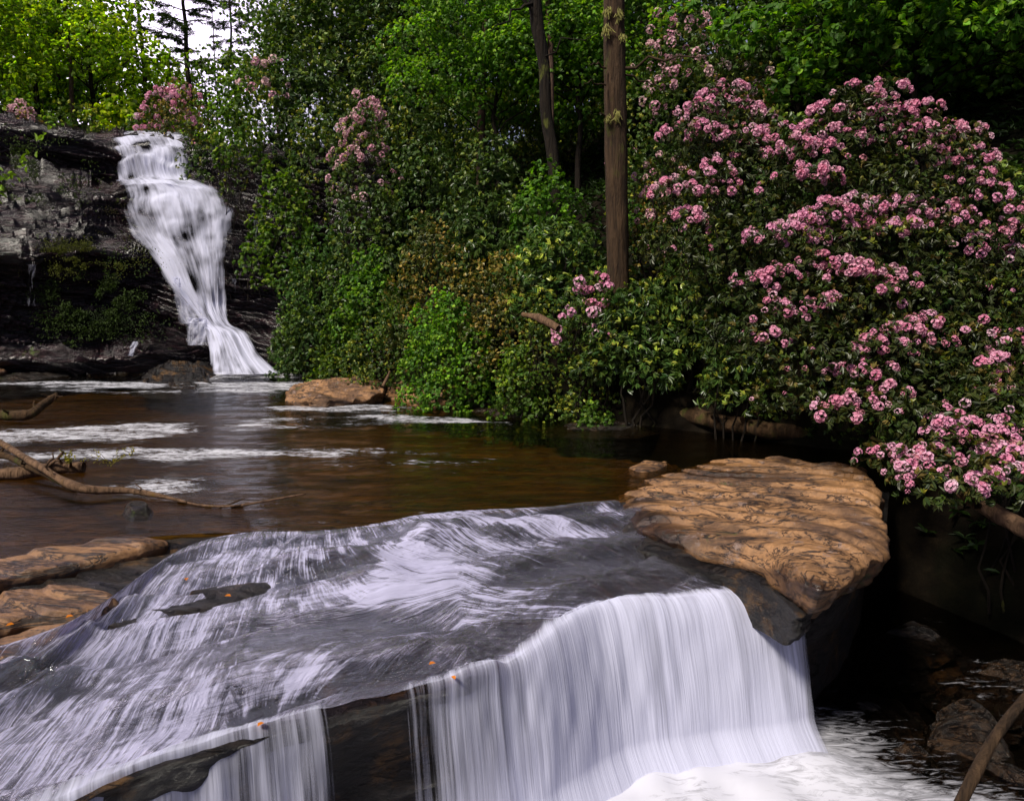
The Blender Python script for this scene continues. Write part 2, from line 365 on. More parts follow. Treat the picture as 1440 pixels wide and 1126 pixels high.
# ------------------------------------------------------------------ pool surface
near = [(-420, 880), (-150, 815), (0, 790), (140, 764), (250, 752), (360, 748), (450, 746), (540, 736), (620, 723), (700, 717), (770, 713), (820, 706), (860, 703), (930, 692), (1050, 672), (1230, 655), (1330, 640)]
nr_ = np.array([PZ(a, b, 0) for a, b in near]); fx = np.linspace(-24, 6.5, len(near)); far_ = np.stack([fx, np.full(len(near), 27.), 0 * fx], 1)
t_ = np.linspace(0, 1, 9)[:, None, None] ** 1.3
G = cub(cub(nr_[None] * (1 - t_) + far_[None] * t_, 170, 0), 260, 1); G[..., 2] = 0
p = G.copy(); G[..., 2] += .012 * fbm(p, (1.2, 2.6, 1), 3, 5)
def blob(X, Yv, px, py, rx, ry, z=0, rot=0):   # soft patch centred on a place of the water surface
    c = PZ(px, py, z); a = R(rot); dx, dy = X - c[0], Yv - c[1]
    return np.exp(-(((dx * math.cos(a) + dy * math.sin(a)) / rx) ** 2 + ((-dx * math.sin(a) + dy * math.cos(a)) / ry) ** 2))
X, Yv = G[..., 0], G[..., 1]
fo = 1.6 * blob(X, Yv, 345, 524, 1.7, 1.1) + .75 * blob(X, Yv, 290, 545, 3.2, 1.0) + .50 * blob(X, Yv, 250, 600, 3.0, .8, 0, 10) + .50 * blob(X, Yv, 90, 612, 2.6, .6, 0, 8) + .62 * blob(X, Yv, 150, 640, 2.2, .5) \
   + .68 * blob(X, Yv, 470, 572, 1.6, .5, 0, -8) + .45 * blob(X, Yv, 620, 590, 1.8, .35, 0, -20) + .28 * blob(X, Yv, 520, 650, 2.2, 1.3) + .25 * blob(X, Yv, 250, 680, 1.3, .8) + .5 * blob(X, Yv, 50, 540, 2, .7)
fo = fo * 1.45 + .16 * smooth(2, -3, X); fo = np.minimum(fo, .95) * (1 + 1.3 * fbm(np.stack([X + .5 * Yv, Yv - .2 * X, 0 * X], -1), (.6, 1.5, 1), 4, 95)) + .12 * fbm(np.stack([X, Yv, 0 * X], -1), (2, 3, 1), 3, 96); fo += .9 * blob(X, Yv, 350, 524, 1.5, .8) + .35 * blob(X, Yv, 300, 540, 2.5, 1.2); fo += .45 * blob(X, Yv, 450, 735, .8, .25) + .45 * blob(X, Yv, 620, 722, .5, .18)  # wider bands and left half whitened to stand for sky reflecting on ripples
o = mesh_np('pool_water', G, grid_faces(*G.shape[:2]), M['pool'], uv=guv(G), attrs={'foam': np.clip(fo, 0, .82)}); tag(o, kind='structure')

# ------------------------------------------------------------------ the shelf, its water and the near falls
row0 = [(-60, 925), (110, 868), (255, 772), (350, 748), (450, 745), (530, 736), (610, 722), (690, 716), (765, 712), (820, 706), (862, 703)]
lip_ = [(-640, 1300), (-260, 1230), (50, 1140), (225, 1075), (370, 1022), (500, 988), (640, 958), (740, 915), (835, 862), (945, 848), (1112, 828)]
zl = [-.55, -.55, -.55, -.54, -.52, -.5, -.48, -.47, -.46, -.46, -.44]
A0 = np.array([PZ(a, b, 0.0) for a, b in row0]); A1 = np.array([PZ(a, b, z) for (a, b), z in zip(lip_, zl)])
A0 = cub(A0, 300); A1 = cub(A1, 300)
def shelf_grid(A0, A1, nv, seed=0):
    t = np.linspace(0, 1, nv)[:, None, None]; G = A0[None] * (1 - t) + A1[None] * t
    tt = t[..., 0]
    z = A1[None, :, 2] * (.22 * smooth(0, .10, tt) + .22 * smooth(.22, .34, tt) + .26 * smooth(.48, .62, tt) + .3 * smooth(.78, 1.0, tt))
    X, Yv = G[..., 0], G[..., 1]
    p = np.stack([X, Yv, 0 * X], -1)
    e = smooth(0, .08, tt)
    # long ledges that cross the flow (they run up to the right), humps, hollows
    lx = X * .80 + Yv * .45; ly = -X * .45 + Yv * .85; q = np.stack([lx, ly, 0 * lx], -1)
    z = z + e * (.055 * fbm(q, (.8, 2.6, 1), 4, 11) + .030 * fbm(p, (3.2, 3.2, 1), 4, 12))
    _s = ly * 2.1 + .9 * fbm(q, (.7, .7, 1), 3, 13); _s = _s - np.floor(_s); z = z + e * .05 * (_s - smooth(.84, 1, _s) - .4) * 1.5
    z = z + .21 * blob(X, Yv, 600, 750, .20, .28, -.05, 20) + .13 * blob(X, Yv, 645, 742, .16, .22, -.05, -20) + .08 * blob(X, Yv, 545, 785, .2, .2, -.05, 20) + .09 * blob(X, Yv, 800, 735, .35, .10, -.05, -10) + .10 * blob(X, Yv, 700, 735, .5, .16, -.05) + .07 * blob(X, Yv, 520, 800, .35, .2, -.1) - .10 * blob(X, Yv, 610, 860, .5, .25, -.2) + .06 * blob(X, Yv, 420, 790, .6, .12, -.1, 15)
    z = z - .06 * blob(X, Yv, 560, 930, .9, .16, -.35, 20) - .05 * blob(X, Yv, 330, 1010, .9, .13, -.5, 22)
    G = G.copy(); G[..., 2] = z
    return G, tt
G, tt = shelf_grid(A0, A1, 220)
W0 = G.copy(); W0[..., 2] += .035 * smooth(0, .05, tt) + .002
_uv = guv(W0).reshape(W0.shape[0], W0.shape[1], 2); _sh = np.interp(np.linspace(0, 1, 300), [0, .15, .35, .5, .62, .8, 1], [-.25, -.35, -.05, .45, 1.0, 1.15, .9])[None]
_uv[..., 0] = _uv[..., 0] - _sh * _uv[..., 1]; _uu = _uv[..., 0]; _q = np.stack([_uu * 1.3 + .5 * fbm(G, (.8, .8, 1), 2, 14), tt * 3 + 0 * _uu, 0 * _uu], -1)
W0[..., 2] += smooth(0, .1, tt) * (.026 * fbm(_q, (1.8, .9, 1), 4, 15) + .014 * fbm(_q, (6, 1.3, 1), 3, 16))
d = np.array([.42, -.80, 0]); nvf = 110
us = np.linspace(0, 1, 300)
th_ = .24 + .34 * smooth(.50, .85, us); zb = -2.06
tcur = np.linspace(0, 1, nvf + 1)[1:, None]
def slope_tail(W):
    L = W[-1]; drop = (L[:, 2] - zb)
    hx = tcur ** .75 + .42 * smooth(.80, 1.0, tcur)
    C = L[None] + d[None, None] * (hx * th_[None])[..., None]; C[..., 2] = L[None, :, 2] - drop[None] * tcur ** 1.45
    return C
C_ = slope_tail(W0)
pp = np.stack([us[None] * 9 + 0 * tcur, 0 * C_[..., 0], tcur * .7 + 0 * us[None]], -1)
C_ += d[None, None] * (.20 * fbm(pp, (1.1, 1, 1), 4, 21) * smooth(0, .3, tcur) )[..., None]
W0[..., :] = W0
ftop = .30 + 0 * W0[..., 0]
X, Yv = W0[..., 0], W0[..., 1]
U = us[None] + 0 * X
ftop += .22 * blob(X, Yv, 330, 830, 1.3, .5, -.15, 20) + 1.1 * blob(X, Yv, 585, 775, .34, .36, -.1) + .95 * blob(X, Yv, 560, 825, .8, .16, -.15, 10) + .6 * blob(X, Yv, 660, 760, .8, .10, -.1, -25) + 1.2 * blob(X, Yv, 760, 735, .75, .12, -.03, -4) + .5 * blob(X, Yv, 850, 715, .2, .2, -.03) + .4 * blob(X, Yv, 480, 760, .4, .12, -.05) + .35 * blob(X, Yv, 430, 790, .5, .3, -.1) \
    + .30 * blob(X, Yv, 210, 960, 1.0, .6, -.4, 25) + .25 * blob(X, Yv, 60, 1040, .9, .5, -.45, 25) + .22 * blob(X, Yv, 420, 940, .5, .3, -.3) + .30 * blob(X, Yv, 780, 760, .5, .1, -.1, -20) - .20 * blob(X, Yv, 800, 800, .7, .3, -.2) \
    - .30 * blob(X, Yv, 310, 1040, 1.2, .12, -.5, 22) - .25 * blob(X, Yv, 560, 965, .7, .10, -.45, 18) - .18 * blob(X, Yv, 950, 800, .7, .35, -.3) + .30 * blob(X, Yv, 850, 850, .3, .10, -.4) - .15 * blob(X, Yv, 50, 960, .6, .4, -.3)
dens = np.interp(us, [0, .2, .28, .36, .44, .49, .53, .58, .63, .70, .80, .95, .985, 1.0], [.7, .95, 1.05, 1.0, .85, .42, .42, .9, .95, 1.15, 1.25, 1.2, 1.0, .35])
_l = np.stack([X * .80 + Yv * .45, -X * .45 + Yv * .85, 0 * X], -1)
ftop += .85 * fbm(_l, (.7, 2.8, 1), 5, 91) + .16 * fbm(_l, (4, 7, 1), 3, 92) + .17 + .12 * smooth(.5, .2, U) - .10 * smooth(.62, .9, U) * smooth(.1, .3, tt)
blend = smooth(.86, 1.0, tt); ftop = ftop * (1 - blend) + (dens[None] * .55) * blend
o = mesh_np('cascade_water', W0, grid_faces(*W0.shape[:2]), M['cascade'], uv=_uv.reshape(-1, 2), attrs={'foam': np.minimum(ftop, .76 + .22 * blob(X, Yv, 580, 790, .6, .4, -.1) + .18 * blob(X, Yv, 720, 738, .6, .15, -.05) + .10 * fbm(_l, (5, 5, 1), 3, 93))}); tag(o, kind='structure')
WT = np.concatenate([W0[-26:-1] + np.array([0, 0, .006]), W0[-1:] + np.array([0, 0, .006]), C_])
fcur = dens[None] + .30 * smooth(.5, 1, tcur) - .06 + .34 * fbm(pp, (1.3, .6, 1), 4, 22)
ramp_in = smooth(0, 26, np.arange(26))[:, None]
rn = .5 * fbm(np.stack([us * 60, us * 0, us * 0], -1), (1, 1, 1), 3, 23)[None] + .35 * fbm(np.stack([us * 9, us * 0, us * 0], -1), (1, 1, 1), 2, 24)[None]
ramp_in = smooth(0, 26, np.arange(26)[:, None] + 26 * rn * (1 - np.linspace(0, 1, 26)[:, None]))
fa = np.concatenate([(dens[None] * ramp_in + (ramp_in - 1) * .8), fcur])
uvc = guv(WT)
o = mesh_np('near_waterfall', WT, grid_faces(*WT.shape[:2]), M['veil'], uv=uvc, attrs={'foam': fa}); tag(o, kind='structure')
WT2 = WT + np.array([-.05, .09, -.02]); uv2 = uvc + np.array([7.3, 3.1])
WT2[:26] -= np.array([0, 0, .03])
o = mesh_np('near_waterfall_back', WT2[20:], grid_faces(len(WT2) - 20, 300), M['veil'], uv=uv2[20 * 300:], attrs={'foam': np.clip(fa[20:] - .12, -1, 1)}); tag(o, kind='structure')
# rock under it, wider than the water on both sides; last columns wrap the shady gap under the tan slab
r0 = [(-420, 900), (-150, 815), (0, 790), (140, 764), (250, 752), (360, 748), (450, 746), (540, 736), (620, 723), (700, 717), (770, 713), (820, 706), (862, 703), (960, 690), (1060, 670), (1150, 660)]
r1 = [(-1100, 1400), (-640, 1300), (-260, 1230), (50, 1140), (225, 1075), (370, 1022), (500, 988), (640, 958), (740, 915), (835, 862), (945, 848), (1112, 828), (1160, 838), (1215, 800), (1245, 740), (1250, 690)]
B0 = cub(np.array([PZ(a, b, 0) for a, b in r0]), 320); B1 = cub(np.array([PZ(a, b, -.5) for a, b in r1]), 320)
G2, t2 = shelf_grid(B0, B1, 200)
G2[..., 2] += .02 * fbm(G2, (5, 5, 5), 4, 31) - .04
left = smooth(60, 0, np.arange(320))[None]; G2[..., 2] += left * (.02)
up = np.stack([G2[0] + np.array([0, .9, -.6]), G2[0] + np.array([0, .25, -.18])])
t3 = np.linspace(0, 1, 60)[1:, None]
dn = G2[-1][None] + d[None, None] * (-.35 * smooth(0, .5, t3))[..., None]; dn = dn + 0; dn[..., 2] = G2[-1][None, :, 2] - 1.75 * t3
dn += d[None, None] * (.10 * fbm(dn, (1.2, 1.2, 4), 4, 33))[..., None]
G2 = np.concatenate([up, G2, dn])
o = mesh_np('rock_shelf', G2, grid_faces(*G2.shape[:2]), M['shelf']); tag(o, kind='structure')

# lower stream
sx_, sy_ = np.meshgrid(np.linspace(-6, 12, 200), np.linspace(-4, 12, 180))
q = np.stack([sx_, sy_, 0 * sx_], -1)
sz = -1.96 + .05 * fbm(q, (.9, .9, 1), 4, 41)
base = C_[-1][60:]; dist = np.min(np.hypot(sx_[..., None] - base[None, None, ::12, 0], sy_[..., None] - base[None, None, ::12, 1]), -1)
fs = 1.25 * np.exp(-(dist / 1.0) ** 2)
fs = np.maximum(fs, 1.1 * np.exp(-(((sx_ - 3.3) / 1.6) ** 2 + ((sy_ - 5.3) / .8) ** 2))); fs *= 1 + .5 * fbm(q, (1.3, 1.3, 1), 4, 43); fs += .5 * blob(sx_, sy_, 1420, 1130, .8, .5, -1.8) + .25 * blob(sx_, sy_, 1400, 950, .5, .5, -1.8) + .10
sz += np.exp(-(dist / .6) ** 2) * (.09 + .12 * fbm(q, (2.2, 2.2, 1), 4, 44))
keep = (-poly_sd(sx_, sy_, LIP) < .6)
fc = grid_faces(180, 200); fc = fc[keep.ravel()[fc].all(1)]
o = mesh_np('stream_water', np.stack([sx_, sy_, sz], -1), fc, M['stream'], attrs={'foam': fs}); tag(o, kind='structure')

# ------------------------------------------------------------------ stones
def boulder(name, outline, ztop, zbot, mat, label, cat='rock', tilt=(0, 0), amp=.05, under=.25, edge=6, seed=0, wetf=None, ledge=None, group=None, nr=46, na=150, rag=.06):
    """outline: pixel places on the level ztop; layered top, broken side that turns under"""
    O = np.array([PZ(a, b, ztop)[:2] for a, b in outline]); n = len(O)
    O = cub(np.concatenate([O, O[:1]]), na + 1)[:-1]; c = O.mean(0)
    jit = 1 + rag * fbm(np.stack([O[:, 0], O[:, 1], 0 * O[:, 0]], 1), (4, 4, 1), 4, seed)
    O = c + (O - c) * jit[:, None]
    rr = np.linspace(0, 1, nr) ** .8; hs = np.linspace(0, 1, 16)[1:]
    rows = []
    for r in rr:
        P = c + (O - c) * r; X, Yv = P[:, 0], P[:, 1]; p = np.stack([X, Yv, 0 * X], 1)
        lx = X * .86 - Yv * .5; ly = X * .5 + Yv * .86; ly = ly + .5 * fbm(p, (.8, .8, 1), 2, seed + 8)
        s = ly * 2.3 + .5 * fbm(p, (1.2, 1.2, 1), 3, seed + 1); st = (s - np.floor(s)); terr = -st + smooth(.80, 1, st)
        s2 = ly * 9 + 1.0 * fbm(p, (2, 2, 1), 3, seed + 2); st2 = s2 - np.floor(s2); st2 = -st2 + smooth(.6, 1, st2)
        z = ztop + tilt[0] * (X - c[0]) + tilt[1] * (Yv - c[1]) + amp * (1.1 * fbm(p, (1.3, 1.3, 1), 5, seed + 3) + .9 * terr + .16 * st2) - amp * 1.6 * r ** edge
        rows.append(np.stack([X, Yv, z], 1))
    top = rows[-1]
    for hh in hs:
        k_ = 1 - under * hh ** 1.4
        P = c + (O - c) * k_; z = top[:, 2] * (1 - hh) + zbot * hh
        q = np.stack([P[:, 0], P[:, 1], z], 1); dr_ = (O - c) / (np.linalg.norm(O - c, axis=1, keepdims=True) + 1e-6)
        P = P + dr_ * (amp * 1.4 * fbm(q, (2, 2, 9), 4, seed + 5))[:, None]
        rows.append(np.stack([P[:, 0], P[:, 1], z], 1))
    G = np.stack(rows)
    wet = np.zeros(G.shape[:2]) if wetf is None else wetf(G)
    wet[nr:] = np.maximum(wet[nr:], np.linspace(.2, 1, len(hs))[:, None] * (1 if zbot < -.2 else .7))
    loc = (c[0], c[1], zbot)
    o = mesh_np(name, G, grid_faces(*G.shape[:2], True), mat, attrs={'wet': wet}, loc=loc)
    return tag(o, label, cat, group)
def wet_slab(G):
    X, Yv, Z = G[..., 0], G[..., 1], G[..., 2]
    e = fbm(G, (1.6, 1.6, 1), 4, 71)
    w1 = smooth(.15, -.1, Z + .04 * e)
    lip = poly_sd(X, Yv, np.array([PZ(868, 700, 0)[:2], PZ(960, 765, 0)[:2], PZ(1150, 835, 0)[:2]])) + .25 * e
    return np.clip(np.maximum(w1 * .0, 1 - smooth(-.02, .28, -lip)) + .9 * blob(X, Yv, 1020, 662, .75, .28, .1, -5) + .9 * blob(X, Yv, 1190, 650, .6, .7, .1), 0, 1)
boulder('flat_rock', [(868, 678), (930, 655), (985, 640), (1060, 634), (1150, 640), (1215, 652), (1240, 685), (1242, 705), (1250, 735), (1232, 775), (1190, 805), (1150, 812), (1105, 790), (1050, 765), (985, 750), (930, 735), (885, 705)], .10, -.65, M['tan'],
        'large flat tan slab of layered rock beside the top of the near waterfall', tilt=(.02, -.01), amp=.075, edge=12, under=.34, seed=2, wetf=wet_slab, nr=110, na=420)
boulder('wet_ledge', [(856, 708), (890, 715), (960, 740), (1040, 764), (1105, 792), (1146, 816), (1130, 833), (1085, 812), (1020, 790), (950, 775), (885, 752)], -.12, -.7, M['shelf'], 'black wet ledge between the tan slab and the cascade', 'rock', tilt=(-.03, .05), amp=.07, under=.1, seed=5, nr=50, na=220)
boulder('rock', [(882, 654), (905, 645), (938, 644), (936, 652), (905, 659)], .05, -.1, M['tan'], 'small low stone in the pool just left of the tan slab', seed=9, amp=.03, nr=20, na=60, under=-.5, rag=.12)
boulder('boulder', [(402, 538), (425, 524), (480, 516), (525, 513), (538, 525), (538, 545), (500, 552), (440, 554), (408, 549)], .28, -.5, M['tan'], 'brown boulder standing alone in the pool right of the tall falls', 'boulder', tilt=(.06, -.03), amp=.12, under=.12, edge=3, seed=12, nr=40, na=120)
boulder('rock', [(530, 548), (560, 533), (600, 530), (660, 548), (640, 565), (590, 568), (540, 562)], .12, -.5, M['tan'], 'low sloping tan rock under the leaning bright green bush', seed=15, amp=.09, tilt=(.05, .05))
boulder('mossy_rock', [(790, 590), (830, 585), (880, 586), (900, 594), (860, 600), (800, 598)], .06, -.10, M['boulder'], 'low mossy rock at the bank left of the fallen log', 'rock', seed=18, amp=.05, under=-.5, rag=.2)
boulder('rock', [(650, 566), (700, 560), (770, 566), (790, 577), (730, 584), (670, 578)], .06, -.12, M['boulder'], 'dark low stone at the shaded water line below the bushes', 'rock', seed=19, amp=.05)
def wl_(G): return np.clip(smooth(.25, .9, fbm(G, (1.2, 3, 1), 4, 77) * .5 + .5), 0, 1) * .8
boulder('rock_ledge', [(-200, 820), (-60, 792), (0, 778), (120, 757), (205, 747), (238, 752), (190, 768), (110, 786), (20, 806), (-80, 835)], .05, -.45, M['tan'], 'long thin tan ledge at the left edge nearest the pool', 'rock', seed=22, edge=18, amp=.045, under=.12, nr=60, na=240, wetf=wl_)
boulder('rock_ledge', [(-200, 880), (-60, 845), (0, 825), (60, 815), (130, 818), (168, 838), (120, 858), (40, 868), (-80, 900)], -.01, -.5, M['tan'], 'broad tan ledge in the middle of the left ledges', 'rock', seed=25, edge=18, amp=.05, under=.12, nr=60, na=240, wetf=wl_)
boulder('rock_ledge', [(-200, 970), (-60, 915), (0, 890), (60, 874), (108, 872), (90, 886), (40, 908), (-60, 955)], -.05, -.5, M['tan'], 'lowest tan ledge at the left edge beside the silky water', 'rock', seed=28, edge=14, amp=.035, under=.12, nr=60, na=240, wetf=wl_)
boulder('rock_ledge', [(-160, 850), (0, 812), (150, 785), (260, 765), (330, 768), (250, 800), (180, 830), (90, 850), (-60, 880)], -.07, -.5, M['shelf'], 'black wet ledge between the upper and middle tan ledges', 'rock', seed=33, amp=.05, nr=60, na=240)
boulder('rock_ledge', [(-160, 930), (0, 895), (170, 850), (300, 815), (420, 800), (330, 845), (220, 872), (120, 900), (0, 935)], -.17, -.55, M['shelf'], 'black wet ledge under the middle tan ledge', 'rock', seed=36, amp=.05, nr=60, na=240)
for i, (ol, zt, mt, lb) in enumerate([
        ([(1225, 1035), (1265, 1020), (1310, 1030), (1325, 1055), (1300, 1075), (1250, 1068)], -1.70, 'boulder', 'rusty brown wet stone at the right end of the white foam'),
        ([(1300, 985), (1350, 965), (1400, 975), (1420, 1010), (1380, 1035), (1320, 1020)], -1.5, 'boulder', 'dark wet boulder behind the leaning stick'),
        ([(1380, 840), (1420, 828), (1500, 830), (1520, 850), (1440, 860)], -1.5, 'boulder', 'pale flat stone in the dark hollow at the right edge'),
        ([(1330, 930), (1380, 900), (1440, 905), (1500, 940), (1440, 965), (1370, 955)], -1.62, 'boulder', 'wet rock in the side stream above the dark boulder'),
        ([(1180, 960), (1220, 945), (1270, 955), (1290, 985), (1240, 1000), (1190, 990)], -1.68, 'shelf', 'black wet rock just right of the curtain foot'),
        ([(1340, 1060), (1400, 1040), (1470, 1050), (1500, 1085), (1430, 1100), (1360, 1090)], -1.65, 'boulder', 'mossy wet rock at the bottom right corner'),
        ([(1220, 880), (1270, 860), (1330, 865), (1350, 890), (1290, 905), (1230, 900)], -1.66, 'shelf', 'black rock in the deep shade under the tan slab')]):
    boulder('boulder', ol, zt - .20, -2.4, M[mt], lb, 'rock', seed=50 + 3 * i, amp=.15, under=-.4, edge=2, nr=36, na=120, rag=.3)

# ------------------------------------------------------------------ tall falls cliff
cols = [  # px, then (py, Y) down the face
    (-260, [(150, 31), (158, 25.0), (185, 24.4), (225, 24.2), (240, 23.4), (330, 21.6), (350, 21.5), (400, 21.3), (470, 21.2), (510, 20.6), (545, 20.4)]),
    (-60, [(150, 31), (158, 26.0), (190, 25.2), (228, 25.0), (240, 24.2), (340, 22.2), (352, 22.1), (400, 22.3), (480, 22.3), (505, 21.4), (535, 21.2)]),
    (40, [(160, 31), (170, 26.6), (200, 25.8), (238, 25.7), (248, 25.0), (345, 23.0), (355, 22.8), (400, 23.2), (480, 23.1), (505, 22.2), (530, 22.0)]),
    (110, [(175, 31), (184, 27.0), (212, 26.4), (250, 26.6), (258, 25.5), (340, 24.0), (356, 23.3), (400, 23.8), (480, 23.7), (502, 22.7), (526, 22.4)]),
    (160, [(182, 31), (190, 27.5), (215, 26.5), (252, 26.4), (260, 25.6), (325, 25.0), (362, 23.8), (410, 24.3), (470, 24.1), (497, 23.1), (524, 22.8)]),
    (215, [(185, 31), (193, 27.5), (215, 26.5), (250, 26.3), (256, 25.6), (310, 25.0), (365, 24.5), (410, 24.3), (465, 24.0), (492, 23.3), (524, 23.0)]),
    (265, [(190, 31), (200, 27.5), (215, 26.6), (250, 26.3), (262, 25.5), (310, 25.0), (375, 24.6), (430, 24.3), (462, 23.9), (485, 23.5), (524, 23.2)]),
    (320, [(200, 31), (215, 27.5), (240, 26.6), (265, 26.0), (285, 25.4), (320, 25.0), (390, 24.6), (430, 24.4), (462, 24.0), (485, 23.6), (524, 23.3)]),
    (370, [(200, 31), (215, 27.0), (240, 26.0), (275, 25.4), (300, 25.0), (330, 24.6), (390, 24.2), (430, 24.0), (462, 23.7), (485, 23.2), (528, 22.8)]),
    (450, [(200, 30), (215, 26.0), (240, 25.4), (280, 25.0), (310, 24.6), (340, 24.2), (390, 23.8), (430, 23.4), (462, 23.2), (485, 22.6), (535, 22.0)]),
    (540, [(200, 29), (215, 25.0), (240, 24.4), (280, 24.0), (310, 23.6), (340, 23.2), (390, 22.6), (430, 22.2), (462, 22.0), (485, 21.4), (540, 21.0)])]
Cg = np.array([[PY(px, py, Y) for py, Y in c] for px, c in cols]); Cg = np.moveaxis(Cg, 0, 1)
K = cub(cub(Cg, 300, 0), 420, 1)
n_ = gnormal(K); n_ = np.where(n_[..., 1:2] > 0, -n_, n_)
s = K[..., 2] * 1.0 + .22 * K[..., 0]; pw = fbm(K, (.35, .35, .9), 3, 61)
a1 = s * 1.9 + 1.4 * pw; a1 = a1 - np.floor(a1); a2 = s * 6.5 + 2.0 * fbm(K, (.6, .6, 1.5), 3, 62); a2 = a2 - np.floor(a2)
disp = .48 * (a1 ** 2.5) + .14 * a2 ** 2 + .34 * fbm(K, (.5, .5, 1.6), 5, 63) + .05 * fbm(K, (3, 3, 8), 3, 64)
K2 = K + n_ * (disp - .40)[..., None]
o = mesh_np('cliff', K2, grid_faces(*K2.shape[:2]), M['cliff'], loc=(K2[-1, 200, 0], K2[-1, 200, 1], -.3))
tag(o, 'dark layered wet rock face that the tall waterfall runs over', 'cliff')
rows = [(186, 150, 258, 28.4), (192, 152, 264, 27.3), (203, 156, 268, 26.7), (216, 159, 270, 26.2), (248, 163, 272, 26.0), (256, 162, 292, 25.2), (268, 160, 316, 24.9), (298, 164, 327, 24.55), (330, 182, 327, 24.4), (360, 210, 324, 24.1), (400, 236, 322, 23.9), (432, 264, 318, 23.8), (455, 284, 326, 23.5), (468, 290, 348, 23.2), (500, 295, 370, 22.7), (525, 292, 396, 22.3)]
def falls(name, rows, nu, nv, foamf, off=0., seed=0, bulge=.25):
    g = []
    for py, xl, xr, Y in rows:
        a, b = PY(xl, py, Y), PY(xr, py, Y); t = np.linspace(0, 1, 7)[:, None]
        q = a * (1 - t) + b * t; q[:, 1] -= bulge * np.sin(np.pi * t[:, 0]) ; g.append(q)
    Gf = cub(cub(np.array(g), nv, 0), nu, 1)
    u = np.linspace(0, 1, nu)[None]; v = np.linspace(0, 1, nv)[:, None]
    pp = np.stack([u * 8 + 0 * v, 0 * (u + v), v * 6 + 0 * u], -1); Gf[..., 1] += .14 * fbm(pp, (1, 1, 1), 4, seed) + off
    if nv > 100: sv = v * 13 + .8 * fbm(pp, (.5, 1, .5), 2, seed + 1); sv = sv - np.floor(sv); Gf[..., 1] += .22 * (sv - smooth(.8, 1, sv)) * smooth(.6, .3, v)
    return mesh_np(name, Gf, grid_faces(nv, nu), M['veil2'], uv=guv(Gf), attrs={'foam': foamf(u + 0 * v, v + 0 * u)})
def ff(u, v):
    e = np.minimum(u, 1 - u); f = .97 * smooth(-.05, .15, e + .07 * fbm(np.stack([u * 3, v * 14, 0 * u], -1), (1, 1, 1), 3, 29)) + .14 - .05 + .60 * fbm(np.stack([u * 6, v * 24 + u * 2, 0 * u], -1), (1, 1, 1), 3, 19)
    f += .2 * smooth(.75, 1, v) + .14 * np.exp(-((v - .37) / .07) ** 2) * smooth(.3, .6, u)
    f -= .55 * np.exp(-((v - .16) / .05) ** 2) * np.exp(-((u - .45) / .10) ** 2)
    f -= .40 * np.exp(-((v - .40) / .06) ** 2) * np.exp(-((u - .08) / .12) ** 2) + .28 * np.exp(-((v - .43) / .05) ** 2) * np.exp(-((u - .28) / .10) ** 2)
    f -= .35 * np.exp(-((v - .55) / .10) ** 2) * np.exp(-((u - .62) / .10) ** 2)
    f -= .30 * np.exp(-((v - .33) / .06) ** 2) * smooth(.75, 1, u)
    return f + .10 * fbm(np.stack([u * 10, v * 9, 0 * u], -1), (1, 1, 1), 3, 9)
o = falls('tall_waterfall', rows, 160, 240, ff, 0, 3); tag(o, kind='structure')
o = falls('side_trickle', [(385, 232, 262, 24.0), (400, 234, 268, 23.9), (430, 240, 276, 23.85), (455, 244, 290, 23.6)], 40, 60, lambda u, v: (1.15 - .35 * v) * smooth(-.1, .45, np.minimum(u, 1.15 - u)) * smooth(-.1, .25, v), 0, 4, .1); tag(o, kind='structure')
o = falls('side_trickle', [(446, 258, 292, 23.5), (455, 255, 294, 23.4), (485, 254, 298, 23.2)], 40, 60, lambda u, v: (1.15 - .35 * v) * smooth(-.1, .4, np.minimum(u, 1.15 - u)) * smooth(-.1, .25, v), 0, 5, .15); tag(o, kind='structure')
o = falls('side_trickle', [(480, 186, 196, 23.1), (488, 180, 196, 22.9), (500, 177, 193, 22.8)], 20, 30, lambda u, v: 1.0 * smooth(-.1, .4, np.minimum(u, 1 - u)) + 0 * v, 0, 6, .05); tag(o, kind='structure')
for (xa, ya, xb, yb, Y) in [(38, 372, 50, 430, 22.3), (355, 310, 362, 372, 24.0), (325, 392, 332, 412, 23.6), (68, 325, 74, 345, 23.0)]:
    o = falls('side_trickle', [(ya, xa, xb, Y), ((ya + yb) / 2, xa, xb, Y - .1), (yb, xa + 1, xb + 1, Y - .15)], 14, 30, lambda u, v: .62 - .1 * v, 0, 7, .02); tag(o, kind='structure')
boulder('rock', [(200, 508), (230, 498), (280, 488), (300, 495), (300, 518), (260, 524), (205, 520)], .35, -.2, M['shelf'], 'dark rounded ledge at the left foot of the tall falls', seed=80, amp=.2, under=-.3, rag=.2, edge=3, nr=30, na=100)
boulder('rock', [(-80, 520), (0, 515), (60, 512), (110, 510), (125, 517), (80, 525), (0, 532), (-80, 540)], .12, -.4, M['boulder'], 'low brown wet slab at the far left water line', seed=83, amp=.07, nr=30, na=100)
boulder('rock', [(-40, 512), (0, 502), (12, 508), (5, 518), (-40, 522)], .3, -.4, M['tan'], 'small tan stone at the left edge below the cliff', seed=86, amp=.06, nr=20, na=60)
boulder('rock', [(130, 505), (160, 500), (200, 502), (210, 512), (170, 518), (130, 514)], .15, -.4, M['boulder'], 'dark low rock below the small side trickle', seed=88, amp=.08, nr=20, na=60)
boulder('rock', [(252, 545), (262, 541), (278, 542), (274, 548), (258, 549)], .06, -.2, M['boulder'], 'tiny pale topped stone out in the pool before the tall falls', seed=89, amp=.04, nr=16, na=40)

